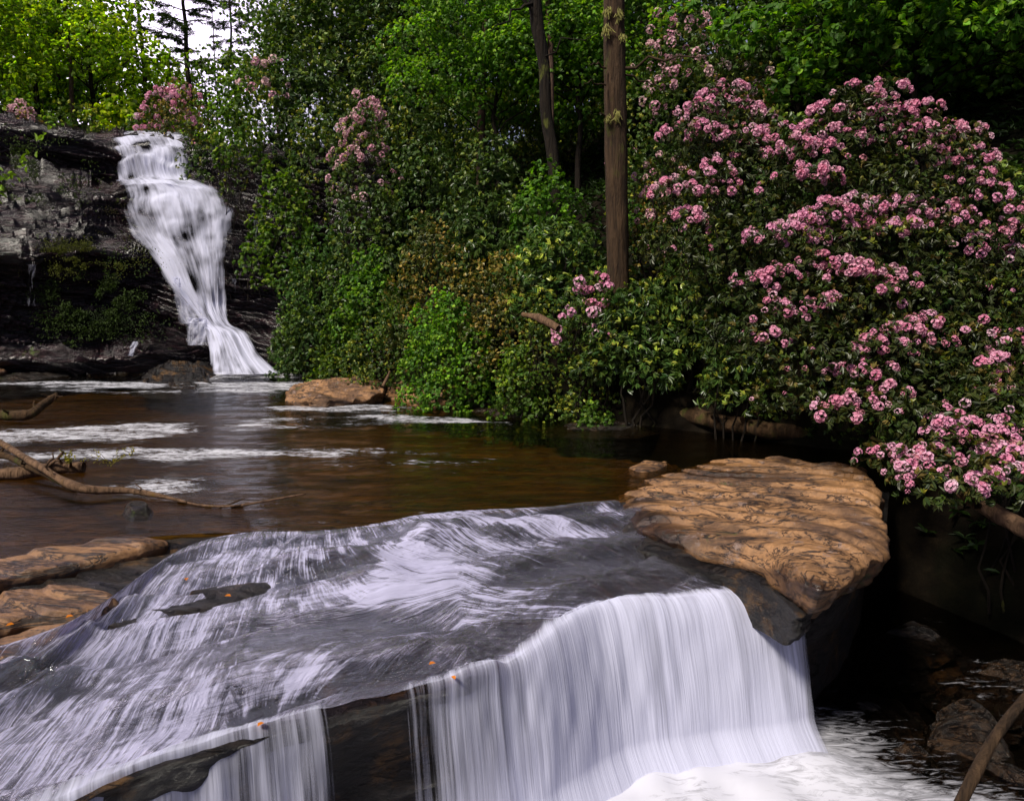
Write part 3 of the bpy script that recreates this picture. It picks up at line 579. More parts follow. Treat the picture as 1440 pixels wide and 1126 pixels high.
# ------------------------------------------------------------------ foliage
UP = np.array([0, 0, 1.])
def nrm_(v): return v / (np.linalg.norm(v, axis=-1, keepdims=True) + 1e-9)
def leaves(P, D, N, L, W, colr, fold=.25, droop=.25):
    """P base, D direction, N upper side; one folded, drooping blade each (two quads)"""
    S = nrm_(np.cross(D, N)); N = nrm_(np.cross(S, D)); L = L[:, None]; W = W[:, None]
    b = P; t = P + D * L - N * droop * L
    l1 = P + D * L * .33 + S * W * .5 + N * W * fold; r1 = P + D * L * .33 - S * W * .5 + N * W * fold
    l2 = P + D * L * .74 + S * W * .40 + N * (W * fold - droop * .5 * L); r2 = P + D * L * .74 - S * W * .40 + N * (W * fold - droop * .5 * L)
    V = np.stack([b, l1, l2, t, r2, r1], 1).reshape(-1, 3); n = len(P); i = np.arange(n)[:, None] * 6
    Fc = np.concatenate([i + [0, 1, 2, 3], i + [0, 3, 4, 5]], 0)
    return V, Fc, np.repeat(colr, 6, 0)
def sample_lobes(lobes, dens, lo=-.45, shell=.30, seed=0, prune=.72):
    r = np.random.default_rng(seed); PP, NN = [], []
    for c, rad in lobes:
        rad = np.asarray(rad, float); area = 4 * np.pi * ((rad[0] * rad[1]) ** 1.6 / 3 + (rad[0] * rad[2]) ** 1.6 / 3 + (rad[1] * rad[2]) ** 1.6 / 3) ** (1 / 1.6)
        n = max(6, int(area * dens)); dd = nrm_(r.normal(size=(n, 3))); dd = dd[dd[:, 2] > lo]
        k = 1 - shell * r.random(len(dd)) ** 1.3
        k *= 1 + .14 * noise(dd * 2.3 + np.asarray(c), 5)
        PP.append(np.asarray(c) + dd * rad * k[:, None]); NN.append(nrm_(dd / rad))
    P, N = np.concatenate(PP), np.concatenate(NN)
    if prune:
        keep = np.ones(len(P), bool)
        for c, rad in lobes:
            q = np.linalg.norm((P - np.asarray(c)) / np.asarray(rad), axis=1); keep &= q > prune * .8
        # lobes' own points always have q>=~.7
        P, N = P[keep], N[keep]
    return P, N
KIND = {  # n per rosette, length, width, opening angle range, colours dark/mid/young, share of young
    'rhodo': dict(n=8, L=.125, W=.034, ang=(55, 100), c=((.024, .050, .010), (.062, .10, .020), (.24, .28, .04)), young=.16, mat='rhodo', fold=.15, droop=.22),
    'laurel': dict(n=7, L=.080, W=.028, ang=(45, 95), c=((.030, .060, .010), (.080, .125, .018), (.26, .28, .035)), young=.2, mat='laurel', fold=.12, droop=.15),
    'broad': dict(n=7, L=.095, W=.055, ang=(70, 105), c=((.045, .095, .010), (.10, .18, .016), (.22, .32, .025)), young=.25, mat='broad', fold=.08, droop=.18),
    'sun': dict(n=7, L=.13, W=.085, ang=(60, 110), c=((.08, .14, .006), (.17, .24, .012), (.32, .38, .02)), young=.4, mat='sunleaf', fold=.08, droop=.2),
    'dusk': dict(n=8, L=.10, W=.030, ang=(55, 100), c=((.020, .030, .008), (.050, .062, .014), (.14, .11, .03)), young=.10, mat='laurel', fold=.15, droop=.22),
    'dull': dict(n=7, L=.10, W=.045, ang=(60, 105), c=((.024, .050, .012), (.055, .092, .018), (.14, .19, .03)), young=.2, mat='laurel', fold=.1, droop=.2),
    'bronze': dict(n=7, L=.085, W=.032, ang=(50, 100), c=((.035, .05, .010), (.085, .095, .018), (.26, .19, .04)), young=.25, mat='laurel', fold=.12, droop=.2),
}
def foliage(name, lobes, kind, parent, loc, dens=26, seed=0, size=1.0, lo=-.45, up=.45, gain=1.0, hue=(1, 1, 1)):
    K_ = KIND[kind]; r = np.random.default_rng(seed); gain = gain * 1.3
    C, N = sample_lobes(lobes, dens / size ** 2, lo, seed=seed)
    # clumps: thin out with noise so sky or shade shows between them
    keep = fbm(C, (1.6 / size, 1.6 / size, 2.2 / size), 3, seed) + .42 + .5 * r.random(len(C)) > .22
    C, N = C[keep], N[keep]; m = len(C)
    A = nrm_(N * .8 + UP * up + r.normal(size=(m, 3)) * .35)
    n = K_['n']; ref = nrm_(np.cross(A, nrm_(r.normal(size=(m, 3))))); B2 = np.cross(A, ref)
    tone = np.clip(.5 + .55 * fbm(C, (.9, .9, .9), 3, seed + 3) + .18 * r.normal(size=m), 0, 1)
    yg = r.random(m) < K_['young'] * (0.4 + 1.2 * np.clip(N[:, 2] + .3, 0, 1)) * (.4 + 1.4 * (fbm(C, (.8, .8, .8), 2, seed + 4) > -.05))
    PA, DA, NA, LA, WA, CA = [], [], [], [], [], []
    c0, c1, c2 = (np.array(x) * gain * np.array(hue) for x in K_['c'])
    for j in range(n):
        ph = 2 * np.pi * (j * .382 * 2.6 + r.random(m) * .25); an = np.radians(r.uniform(*K_['ang'], m)); an = np.where(yg, an * .62, an)
        D = nrm_(A * np.cos(an)[:, None] + (ref * np.cos(ph)[:, None] + B2 * np.sin(ph)[:, None]) * np.sin(an)[:, None])
        D = nrm_(D + np.array([0, 0, -.18]))
        L = K_['L'] * size * r.uniform(.65, 1.2, m) * np.where(yg, .8, 1); W = K_['W'] * size * r.uniform(.8, 1.2, m)
        cc = c0 * (1 - tone[:, None]) + c1 * tone[:, None]; cc = np.where(yg[:, None], c2 * (.6 + .6 * tone[:, None]), cc)
        cc = cc * r.uniform(.75, 1.25, (m, 1)) * (1 + .12 * r.normal(size=(m, 3)) * np.array([1, .5, .6]))
        PA.append(C + A * (.02 * size * (j % 3))[..., None] if False else C + A * .015 * size * (j % 3)); DA.append(D); NA.append(A); LA.append(L); WA.append(W); CA.append(np.clip(cc, .002, .9))
    V, Fc, Cc = leaves(*(np.concatenate(x) for x in (PA, DA, NA, LA, WA, CA)), fold=K_['fold'], droop=K_['droop'])
    return mesh_np(name, V, Fc, M[K_['mat']], col=Cc, smooth_=False, parent=parent, loc=loc)
def curve_pts(a, b, n=7, sag=0., jit=.0, seed=0):
    r = np.random.default_rng(seed); a, b = np.asarray(a, float), np.asarray(b, float); t = np.linspace(0, 1, n)[:, None]
    p = a * (1 - t) + b * t; p[:, 2] += sag * np.sin(np.pi * t[:, 0]); L = np.linalg.norm(b - a)
    p[1:-1] += r.normal(size=(n - 2, 3)) * jit * L; return p
def stems(name, base, lobes, mat, parent, loc, r0=.035, seed=0, n=9):
    r = np.random.default_rng(seed); bag = Bag(); idx = r.permutation(len(lobes))[:n]
    for i in idx:
        c = np.asarray(lobes[i][0]); st = np.asarray(base) + np.array([r.uniform(-.2, .2), r.uniform(-.2, .2), -.1])
        p = curve_pts(st, c, 7, -.08 * abs(c[2] - st[2]), .035, r.integers(1e6)); p[:, 2] += 0
        bag.add(*tube(p, np.linspace(r0, r0 * .3, 7), 6))
        for k in range(3):
            q = curve_pts(p[4], c + r.normal(size=3) * np.asarray(lobes[i][1]) * .6, 5, 0, .05, r.integers(1e6)); bag.add(*tube(q, np.linspace(r0 * .4, r0 * .12, 5), 5))
    return bag.build(name, mat, parent, loc)
def dome(base, w, h, dp, n, seed, rs=(.24, .42), flat=.7, low=.15):
    """lobes spread over a dome w wide, h high"""
    r = np.random.default_rng(seed); out = [((base[0], base[1], base[2] + h * .42), (w * .30, dp * .30, h * .32))]
    for i in range(n):
        a = i * 2.39996 + r.random() * .5; e = (i + .5) / n; zz = low + (1 - low) * e; rad = math.sqrt(max(0, 1 - zz ** 2.2)) * r.uniform(.75, 1.0)
        q = r.uniform(*rs) * (1.0 - .25 * e)
        c = (base[0] + math.cos(a) * rad * w * .5 * .8, base[1] + math.sin(a) * rad * dp * .5 * .8, base[2] + h * (zz * .90 - q * .2))
        out.append((c, (q * w * .55, q * dp * .55, q * h * flat * .75 if h < 2 * w else q * w * .5)))
    return out
# a truss of blossom: small cupped florets on a dome
def truss_mesh(rad=.075, n=17, seed=0, c=(.84, .36, .60)):
    r = np.random.default_rng(seed); V, Fc, Cc = [], [], []
    for i in range(n):
        z = 1 - 1.25 * (i + .5) / n; a = i * 2.39996; s = math.sqrt(max(0, 1 - z * z)); dd = nrm_(np.array([s * math.cos(a), s * math.sin(a), z * .85]) + r.normal(size=3) * .12)
        ctr = dd * rad * r.uniform(.82, 1.05); x = nrm_(np.cross(dd, [.3, .2, 1.])); y = np.cross(dd, x); fr = rad * .40 * r.uniform(.8, 1.15)
        b = len(V); V.append(ctr - dd * fr * .35); c0 = np.array(c) * r.uniform(.78, 1.12); Cc.append(c0 * np.array([.9, .62, .75]))
        for k in range(10):
            t = 2 * np.pi * k / 10 + a; q = 1.0 if k % 2 == 0 else .80
            V.append(ctr + (x * math.cos(t) + y * math.sin(t)) * fr * q + dd * fr * (.35 if k % 2 else .18)); Cc.append(np.clip(c0 * (1.12 if k % 2 == 0 else .95), 0, .95))
        for k in range(10): Fc.append((b, b + 1 + k, b + 1 + (k + 1) % 10, b + 1 + (k + 1) % 10))
    return np.array(V), np.array(Fc), np.array(Cc)
def tri_mesh(name, V, Fc, Cc, mat):
    me = bpy.data.meshes.new(name); me.from_pydata([tuple(v) for v in V], [], [tuple(f[:3]) for f in Fc])
    a = me.color_attributes.new('col', 'FLOAT_COLOR', 'POINT'); c = np.ones((len(V), 4)); c[:, :3] = Cc; a.data.foreach_set('color', c.ravel())
    me.materials.append(mat); return me
TR = [truss_mesh(.078, 17, s, c) for s, c in enumerate([(.88, .43, .62), (.92, .56, .70), (.82, .34, .50)])]
TR += [truss_mesh(.055, 10, 5, (.86, .36, .52)), truss_mesh(.07, 14, 6, (.90, .66, .74)), truss_mesh(.062, 12, 7, (.62, .30, .34)), truss_mesh(.085, 22, 8, (.90, .50, .66))]
TRM = [tri_mesh('blossom_cluster', *t, M['flower']) for t in TR]
TRP = [truss_mesh(.07, 12, 9 + s, c) for s, c in enumerate([(.80, .58, .62), (.82, .66, .62), (.78, .46, .56)])]
def put_trusses(parent, loc, pts, nrms, size, seed, pale=False, sep=True):
    r = np.random.default_rng(seed); bag = Bag()
    for i, (p, n) in enumerate(zip(pts, nrms)):
        sc = size * r.uniform(.5, 1.35); q = Vector(n).to_track_quat('Z', 'Y')
        if sep and i < 100:
            o = link('blossom_cluster', TRM[r.integers(7)], parent, Vector(p - np.asarray(loc)))
            o.rotation_mode = 'QUATERNION'; o.rotation_quaternion = q; o.scale = (sc * r.uniform(.85, 1.2), sc, sc * r.uniform(.6, 1.0))
        else:
            V, Fc, Cc = TRP[r.integers(3)] if pale else TR[r.integers(7)]; mt = np.array(q.to_matrix()); bag.add((V * sc) @ mt.T + p, Fc[:, :4], Cc)
    if bag.n:
        Fc = np.concatenate(bag.F)[:, :3]; V = np.concatenate(bag.V); Cc = np.concatenate(bag.C)
        mesh_np('blossoms', V, Fc, M['flower'], col=Cc, smooth_=True, parent=parent, loc=loc)['kind'] = 'stuff'
def root(name, label, cat, loc, group=None):
    o = link(name, None, None, loc); o.empty_display_size = .2; return tag(o, label, cat, group)

# the big pink rhododendrons: every spot is a spray whose upper face flowers
def pink(label, spots, fills, Yf, base_px, seed, per=8, gain=1.0, fl=1.0):
    Yb = base_px[2]; bp = PY(base_px[0], base_px[1], Yb); gz = float(ground(bp[0], bp[1])); bp[2] = max(min(bp[2], gz + .1), gz)
    t = root('rhododendron_shrub', label, 'shrub', tuple(bp), 'pink rhododendrons in bloom on the right bank'); r = np.random.default_rng(seed)
    lob, FP, FN = [], [], []
    for (px, py) in spots:
        Y = Yf(px, py) + r.uniform(-.15, .15); m = Y / F; c = PY(px, py + 12, Y); rad = np.array([27 * m, 25 * m, 17 * m]) * r.uniform(.85, 1.2); lob.append((c, rad))
        for k in range(int(per * 2.7)):
            a = r.uniform(0, 2 * math.pi); e = r.uniform(-.25, 1.0); dd = np.array([math.cos(a) * math.sqrt(1 - e * e), -abs(math.sin(a)) * math.sqrt(1 - e * e) if r.random() < .8 else .4, e])
            FP.append(c + dd * rad * np.array([1.12, 1.1, 1.02])); FN.append(nrm_(dd + np.array([0, -.3, .5])))
    for (px, py, rx, ry) in fills:
        Y = Yf(px, py) + .35; m = Y / F; lob.append((PY(px, py, Y), np.array([rx * m, rx * m * .8, ry * m])))
    for c, rad in lob[len(spots):]:
        for k in range(3):
            a = r.uniform(math.pi, 2 * math.pi); e = r.uniform(-.2, .9); dd = np.array([math.cos(a) * math.sqrt(1 - e * e), math.sin(a) * math.sqrt(1 - e * e), e]); FP.append(c + dd * rad * 1.08); FN.append(nrm_(dd + np.array([0, -.3, .5])))
    loc = bp
    fl *= .68; idx = r.permutation(len(FP)); FP = np.array(FP)[idx]; FN = np.array(FN)[idx]
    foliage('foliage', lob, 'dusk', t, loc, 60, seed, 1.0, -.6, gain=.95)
    foliage('foliage', [l for l in lob[len(spots):]], 'laurel', t, loc, 30, seed + 1, .9, -.7, gain=.6)
    stems('stems', bp, lob, M['bark_dark'], t, loc, .03, seed, 7)
    put_trusses(t, loc, FP, FN, fl, seed)
    return t
YF = lambda px, py: float(np.interp(py, [120, 400, 570, 690], [13.0, 11.2, 10.2, 8.6])) - .0035 * max(0, px - 1150) * (py > 540)
pink('pink rhododendron in full bloom nearest the tree trunk, left of the largest one',
     [(1021, 121), (1000, 140), (981, 150), (1040, 150), (993, 176), (966, 178), (1061, 204), (1098, 183), (1001, 232), (949, 262), (1021, 258), (1090, 210), (1040, 185), (962, 300)],
     [(1010, 190, 60, 70), (1060, 250, 60, 60), (980, 290, 50, 50), (1020, 360, 70, 60), (1080, 330, 50, 70), (950, 340, 45, 45)], lambda x, y: YF(x, y) + .6, (1030, 520, 14.0), 101)
pink('largest pink rhododendron, its top rising highest at the right',
     [(1206, 124), (1247, 117), (1166, 148), (1259, 155), (1295, 150), (1225, 150), (1251, 187), (1355, 182), (1315, 180), (1150, 178), (1122, 196), (1158, 204), (1122, 240), (1295, 210), (1371, 212), (1190, 190), (1340, 215), (1280, 178), (1150, 240), (1370, 240)],
     [(1210, 200, 80, 60), (1290, 230, 80, 60), (1160, 250, 50, 50), (1350, 260, 50, 60), (1230, 260, 60, 40), (1290, 290, 60, 40)], YF, (1280, 480, 13.2), 102, 6)
pink('wide pink rhododendron with an arc of bloom below the highest one',
     [(1130, 297), (1160, 290), (1202, 282), (1243, 280), (1275, 285), (1315, 285), (1384, 265), (1428, 292), (1073, 325), (1105, 318), (1142, 324), (1174, 318), (1283, 312), (1214, 305), (1343, 300), (1367, 336), (1245, 315), (1405, 315), (1430, 350)],
     [(1150, 350, 80, 40), (1240, 350, 80, 45), (1330, 360, 80, 50), (1400, 370, 60, 60), (1320, 420, 60, 60), (1390, 440, 60, 60), (1340, 500, 60, 60)], YF, (1380, 560, 11.8), 103, 6)
pink('pink rhododendron whose bloom trails down behind the tan slab',
     [(1060, 388), (1094, 378), (1122, 370), (1150, 361), (1182, 368), (1214, 369), (1263, 386), (1240, 378), (1083, 425), (1117, 422), (1164, 416), (1266, 455), (1249, 478), (1300, 442), (1313, 467), (1223, 476), (1198, 508), (1228, 510), (1253, 542), (1177, 569), (1215, 557), (1078, 468)],
     [(1130, 440, 80, 50), (1200, 430, 70, 50), (1080, 480, 60, 50), (1150, 510, 80, 55), (1250, 500, 70, 55), (1300, 540, 60, 50), (1110, 560, 55, 30), (1220, 570, 60, 40), (1040, 450, 45, 60)], YF, (1230, 600, 12.4), 104, 5)
pink('lowest pink rhododendron, overhanging the dark hollow at the right edge',
     [(1334, 583), (1351, 592), (1330, 609), (1368, 622), (1394, 592), (1428, 628), (1232, 630), (1257, 628), (1270, 650), (1287, 655), (1321, 638), (1360, 672), (1381, 661), (1400, 612), (1300, 628), (1415, 650)],
     [(1290, 600, 60, 40), (1350, 650, 70, 40), (1420, 600, 60, 50), (1420, 680, 60, 45), (1310, 690, 50, 30)], YF, (1640, 640, 9.2), 105, 5)
pink('small pink rhododendron cut by the right edge at mid height',
     [(1411, 467), (1398, 500), (1432, 472), (1425, 510), (1395, 530)], [(1420, 500, 50, 60), (1400, 560, 60, 45)], YF, (1620, 600, 9.9), 106, 4)

# ---- generic plants: (kind, px, distance, top py, width px, lobes, label, density, size)
def shrub(kind, px, Y, py_top, wpx, label, n=14, size=1., seed=0, flowers=0, pale=True, gain=1., name='shrub', cat='shrub', group=None, dens=26, depth=None, low=.05, sink=.15, hue=(1, 1, 1), lobes=None, lo=-.45, bot=None):
    c = PY(px, max(0, py_top) + 40, Y); size *= max(1, Y / 19); dens *= 1.8 if Y < 19 else 2.4; gz = float(ground(c[0], c[1])); top = PY(px, py_top, Y)[2]; h = max(top - gz, .35); w_ = wpx * Y / F
    h2 = min(h, max(1.5 * w_, 1.0)) if cat == 'shrub' else h
    if bot: h2 = top - PY(px, bot, Y)[2]
    bz = top - h2; base = np.array([c[0], c[1], gz]); dp = depth or w_ * .8
    lob = lobes or dome((c[0], c[1], bz - sink), w_, h2 + sink, dp, n, seed, low=low)
    t = root(name, label, cat, tuple(base), group)
    foliage('foliage', lob, kind, t, base, dens, seed, size, gain=gain, hue=hue, lo=lo)
    stems('stems', base, lob, M['bark_dark'], t, base, .018 + .005 * w_, seed, 5)
    if flowers:
        P, N = sample_lobes(lob, 30, .1, .04, seed + 5); r = np.random.default_rng(seed); k = (N[:, 1] < .4) & (N[:, 2] > -.1); P, N = P[k], N[k]
        pref = P[:, 2] + r.normal(size=len(P)) * .35 * h2; idx = np.argsort(-pref)[:flowers]
        put_trusses(t, base, P[idx], N[idx], size * 1.0, seed, pale, sep=False)
    return t
def tree(kind, px, Y, py_top, wpx, label, trunk='bark_dark', r0=.14, crown=.4, n=16, size=1.3, seed=0, gain=1., lean=0., dens=14, name='tree', group=None, flat=.5, bare=False, hue=(1, 1, 1)):
    """trunk with limbs that end in the lobes of an open crown; crown = share of the height below the crown"""
    c = PY(px, 60, Y); dens *= 1.8; gz = float(ground(c[0], c[1])); top = PY(px, py_top, Y)[2]; h = top - gz; w_ = wpx * Y / F; r = np.random.default_rng(seed)
    base = np.array([c[0], c[1], gz - .1]); t = root(name, label, 'tree', tuple(base), group)
    tp = curve_pts(base, base + np.array([lean * h, 0, h * .96]), 12, 0, .006, seed)
    V, Fc = tube(tp, r0 * np.linspace(1, .18, 12), 10, .12, seed); mesh_np('trunk', V, Fc, M[trunk], parent=t, loc=base)
    bag = Bag(); lob = []
    for i in range(n):
        e = (i + .6) / n; zz = crown + (1 - crown) * e; a = i * 2.39996 + r.random(); rad = w_ * .5 * (1 - e ** 2.0 * .75) * r.uniform(.45, 1.0)
        k = tp[0] + (tp[-1] - tp[0]) * min(.98, zz * .96); cc = k + np.array([math.cos(a) * rad, math.sin(a) * rad * .8, (1 - zz) * h * .10 + r.uniform(0, .03) * h])
        st = tp[0] + (tp[-1] - tp[0]) * max(.1, (zz - .12)); L = np.linalg.norm(cc - st); rr = r0 * .34 * (1.2 - zz * .8)
        p = curve_pts(st, cc, 6, .05 * L, .03, r.integers(1e6)); bag.add(*tube(p, np.linspace(rr, rr * .25, 6), 6))
        q = w_ * r.uniform(.14, .22); lob.append((cc, (q * 1.25, q * 1.2, q * flat)))
        for j in range(2):
            c3 = cc + np.array([r.uniform(-1, 1) * q * 1.6, r.uniform(-1, 1) * q * 1.4, r.uniform(-.5, .7) * q]); bag.add(*tube(curve_pts(p[3], c3, 5, 0, .05, r.integers(1e6)), np.linspace(rr * .5, rr * .15, 5), 5))
            lob.append((c3, (q * .8, q * .8, q * flat * .8)))
    bag.build('limbs', M[trunk], t, base)
    if not bare: foliage('crown', lob, kind, t, base, dens, seed, size, lo=-.9, up=.7, gain=gain, hue=hue)
    return t
def pine(px, Y, py_top, label, r0=.16, seed=0, levels=12, reach=1.6, start=.35, dens=1.0, lean=0., mat='bark_dark', name='pine_tree'):
    """tall thin trunk, bare below, whorled level limbs with flat tufts of needles"""
    c = PY(px, 60, Y); gz = float(ground(c[0], c[1])); h = PY(px, py_top, Y)[2] - gz; r = np.random.default_rng(seed)
    base = np.array([c[0], c[1], gz - .1]); t = root(name, label, 'tree', tuple(base)); top = base + np.array([lean * h, 0, h])
    tp = curve_pts(base, top, 12, 0, .003, seed); V, Fc = tube(tp, r0 * np.linspace(1, .3, 12), 8, .1, seed); mesh_np('trunk', V, Fc, M[mat], parent=t, loc=base)
    bag = Bag(); PA, DA = [], []
    for i in range(levels):
        e = start + (1 - start) * (i + r.random() * .6) / levels; st = base + (top - base) * e
        for k in range(r.integers(2, 5)):
            a = r.uniform(0, 2 * math.pi); L = reach * r.uniform(.45, 1.1) * (1.15 - .6 * e); en = st + np.array([math.cos(a) * L, math.sin(a) * L, r.uniform(-.08, .22) * L])
            p = curve_pts(st, en, 6, .05 * L, .03, r.integers(1e6)); bag.add(*tube(p, np.linspace(r0 * .2, r0 * .05, 6), 5))
            m = int(26 * dens * L)
            u = r.uniform(.35, 1.02, m); q = st + (en - st) * u[:, None] + r.normal(size=(m, 3)) * np.array([.16, .16, .035]) * L * .6
            PA.append(np.repeat(q, 9, 0)); dd = r.normal(size=(m * 9, 3)) * np.array([1, 1, .35]); DA.append(nrm_(dd + (en - st) / L * .4))
    bag.build('limbs', M[mat], t, base)
    if dens > 0:
        P, D = np.concatenate(PA), np.concatenate(DA); m = len(P)
        V, Fc, Cc = leaves(P, D, nrm_(r.normal(size=(m, 3)) * .3 + UP), r.uniform(.12, .22, m), r.uniform(.018, .03, m), np.array([.03, .06, .012]) * r.uniform(.6, 1.8, (m, 1)) * np.array([1.2, 1, 1]))
        mesh_np('needles', V, Fc, M['needle'], col=Cc, smooth_=False, parent=t, loc=base)
    return t
G_R = 'shrubs covering the right hillside'; G_P = 'trees above the tall falls'
S = shrub
# bank bushes, near to far
S('rhodo', 900, 14.4, 385, 190, 'narrow leaved dark rhododendron below the thick tree trunk', 20, 1.0, 201, bot=525, group=G_R, dens=40, gain=1.15)
S('rhodo', 985, 14.0, 345, 150, 'rhododendron with long slim leaves between the thick trunk and the pink bloom', 16, 1.05, 202, bot=540, group=G_R, dens=40, gain=1.1)
S('laurel', 830, 14.8, 375, 110, 'laurel with a few pink clusters in front of the thick trunk', 14, 1.0, 203, bot=480, flowers=34, pale=False, group=G_R, dens=40)
S('rhodo', 1040, 13.0, 430, 130, 'dark rhododendron hanging over the back of the tan slab', 14, 1.0, 204, bot=565, group=G_R, dens=40)
S('laurel', 830, 14.9, 470, 110, 'low dark bush over the mossy rock by the water', 12, .9, 205, group=G_R, dens=34)
S('broad', 835, 14.2, 548, 70, 'little fern green plant at the water below the dark bank', 8, .6, 206, group=G_R, dens=40)
S('broad', 725, 15.2, 470, 100, 'small bright leaved bush at the bank right of the green leaning one', 14, .8, 207, group=G_R, dens=30, gain=.8)
S('broad', 625, 16.6, 400, 150, 'leaning bright green bush over the low tan rock', 20, .75, 208, group=G_R, dens=40, gain=1.1, hue=(.9, 1.05, 1))
S('laurel', 545, 18.6, 405, 150, 'olive bush over the brown boulder in the pool', 18, .9, 209, group=G_R, dens=30)
S('broad', 480, 20.3, 425, 110, 'yellowish green bush close to the foot of the tall falls', 16, .9, 210, group=G_R, dens=26, gain=.6)
S('dull', 430, 21.6, 420, 120, 'dark bush in the shade right of the falls foot', 16, 1.0, 211, group=G_R, dens=24)
S('bronze', 700, 16.8, 345, 190, 'wide olive rhododendron in the middle of the hillside', 22, 1.0, 212, group=G_R, dens=34)
S('rhodo', 790, 16.4, 300, 170, 'yellow tipped rhododendron left of the thick trunk', 20, 1.1, 213, group=G_R, dens=34, gain=1.35)
S('bronze', 610, 18.8, 285, 150, 'bronze leaved shrub at the heart of the hillside', 18, 1.0, 214, group=G_R, dens=30)
S('rhodo', 700, 19.2, 265, 170, 'rhododendron behind the wide olive one', 18, 1.1, 215, group=G_R, dens=30)
S('broad', 520, 20.5, 330, 110, 'bright bush with round leaves below the pale blooming laurel', 14, .9, 216, group=G_R, dens=30, hue=(.85, 1.0, 1))
S('laurel', 450, 22.6, 300, 150, 'leafy bush right of the middle of the tall falls', 20, 1.0, 217, group=G_R, dens=24, gain=.9, hue=(.8, 1.1, 1))
S('broad', 395, 24.2, 215, 120, 'light green bush hanging beside the top of the tall falls', 18, 1.0, 218, group=G_R, dens=22, gain=.8)
S('dull', 430, 23.2, 360, 110, 'dark leafy curtain beside the narrow part of the tall falls', 18, 1.0, 219, group=G_R, dens=24, gain=1.1)
S('laurel', 510, 22.6, 125, 105, 'pale pink laurel standing dark against the hillside', 18, 1.0, 220, flowers=120, group=G_R, dens=26)
S('dull', 520, 21.8, 240, 160, 'dark bush under the pale pink laurel', 20, 1.1, 221, group=G_R, dens=24)
S('bronze', 250, 28.2, 98, 135, 'pink blooming bush beside the very top of the tall falls', 20, .8, 222, flowers=85, pale=False, group=G_R, dens=20)
S('laurel', 295, 26.0, 140, 105, 'dark green bush at the right shoulder of the falls top', 16, 1.1, 223, group=G_R, dens=20)
S('broad', 330, 25.0, 95, 80, 'narrow bright green sapling right of the pink bush at the falls top', 14, .95, 224, group=G_R, dens=22, gain=.9)
S('laurel', 370, 27.0, 60, 130, 'bush with a few pale blooms above the light green one', 18, 1.1, 225, flowers=26, group=G_R, dens=20)
S('dull', 440, 27.0, 35, 160, 'dark round shrub below the top edge left of the middle', 22, 1.3, 226, group=G_R, dens=18)
S('laurel', 445, 25.5, 130, 130, 'shaded laurel between the falls and the pale pink laurel', 20, 1.1, 227, group=G_R, dens=20)
S('dull', 600, 22.5, 180, 150, 'dull green shrub left of the pale standing stump', 20, 1.1, 228, group=G_R, dens=22)
S('laurel', 590, 26.0, 100, 170, 'olive shrub high on the slope left of the flowering branch', 20, 1.2, 229, group=G_R, dens=18)
S('broad', 775, 17.6, 215, 130, 'bright green undergrowth around the dark crooked trunk', 18, .9, 230, group=G_R, dens=26, hue=(.85, 1.0, 1))
S('dull', 690, 20.6, 172, 150, 'dark shrub in front of the pale stump', 20, 1.1, 231, group=G_R, dens=22)
S('bronze', 930, 15.6, 205, 120, 'thin shrub with cream blossom right of the thick trunk', 16, .9, 232, flowers=40, group=G_R, dens=28)
S('rhodo', 1000, 15.0, 250, 150, 'shaded rhododendron behind the left pink bloom', 16, 1.1, 233, group=G_R, dens=26)
S('laurel', 960, 18.0, -10, 190, 'laurel with cream blossom at the top edge right of the thick trunk', 24, 1.1, 234, flowers=90, group=G_R, dens=24)
S('bronze', 1040, 18.0, 60, 160, 'shrub with a scatter of cream blossom behind the left pink bloom', 20, 1.1, 235, flowers=30, group=G_R, dens=24)
S('dull', 1110, 15.5, 130, 170, 'dark shrub between the two highest pink blooms', 18, 1.1, 236, group=G_R, dens=24)
S('dull', 1400, 13.0, 220, 190, 'dark green bush behind the right end of the pink arc', 18, 1.1, 237, group=G_R, dens=26)
S('broad', 1420, 10.0, 540, 90, 'small leafy shrub at the right edge above the lowest pink bloom', 12, .8, 238, group=G_R, dens=30, gain=.6)
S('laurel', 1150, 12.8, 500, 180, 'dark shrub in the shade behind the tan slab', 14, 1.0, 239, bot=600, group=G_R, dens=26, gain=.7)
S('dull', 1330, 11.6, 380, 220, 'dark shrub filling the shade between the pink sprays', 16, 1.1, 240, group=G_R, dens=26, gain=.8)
S('broad', 900, 17.5, 270, 90, 'fresh green shrub just right of the middle of the thick trunk', 14, .8, 241, group=G_R, dens=26, gain=.8, hue=(.85, 1.0, 1))
S('laurel', 660, 17.6, 420, 140, 'dark bush between the leaning green one and the olive rhododendron', 14, .9, 242, group=G_R, dens=30)
S('laurel', 760, 15.4, 400, 130, 'mixed olive bush above the small bright one on the bank', 16, .9, 243, group=G_R, dens=32)
S('laurel', 720, 27.0, 118, 240, 'olive shrub on the skyline behind the pale snag', 24, 1.1, 244, group=G_R, dens=22)
S('dull', 610, 30.0, 105, 240, 'dark shrub on the skyline left of the pale snag', 24, 1.1, 245, group=G_R, dens=22)
S('laurel', 820, 28.0, 110, 220, 'shrub on the skyline between the crooked and the thick trunk', 24, 1.1, 246, group=G_R, dens=22)
S('dull', 540, 29.0, 60, 200, 'dark shrub high behind the pale pink laurel', 24, 1.2, 247, group=G_R, dens=22)
S('bronze', 215, 28.8, 138, 80, 'low pink bush at the left brink of the falls under the larger pink one', 14, .8, 248, flowers=45, pale=False, group=G_R, dens=20)
S('laurel', 1510, 11.0, 300, 300, 'dark shrub cut by the right edge above the lowest pink bloom', 20, 1.0, 249, group=G_R, dens=26, gain=.8, bot=690)
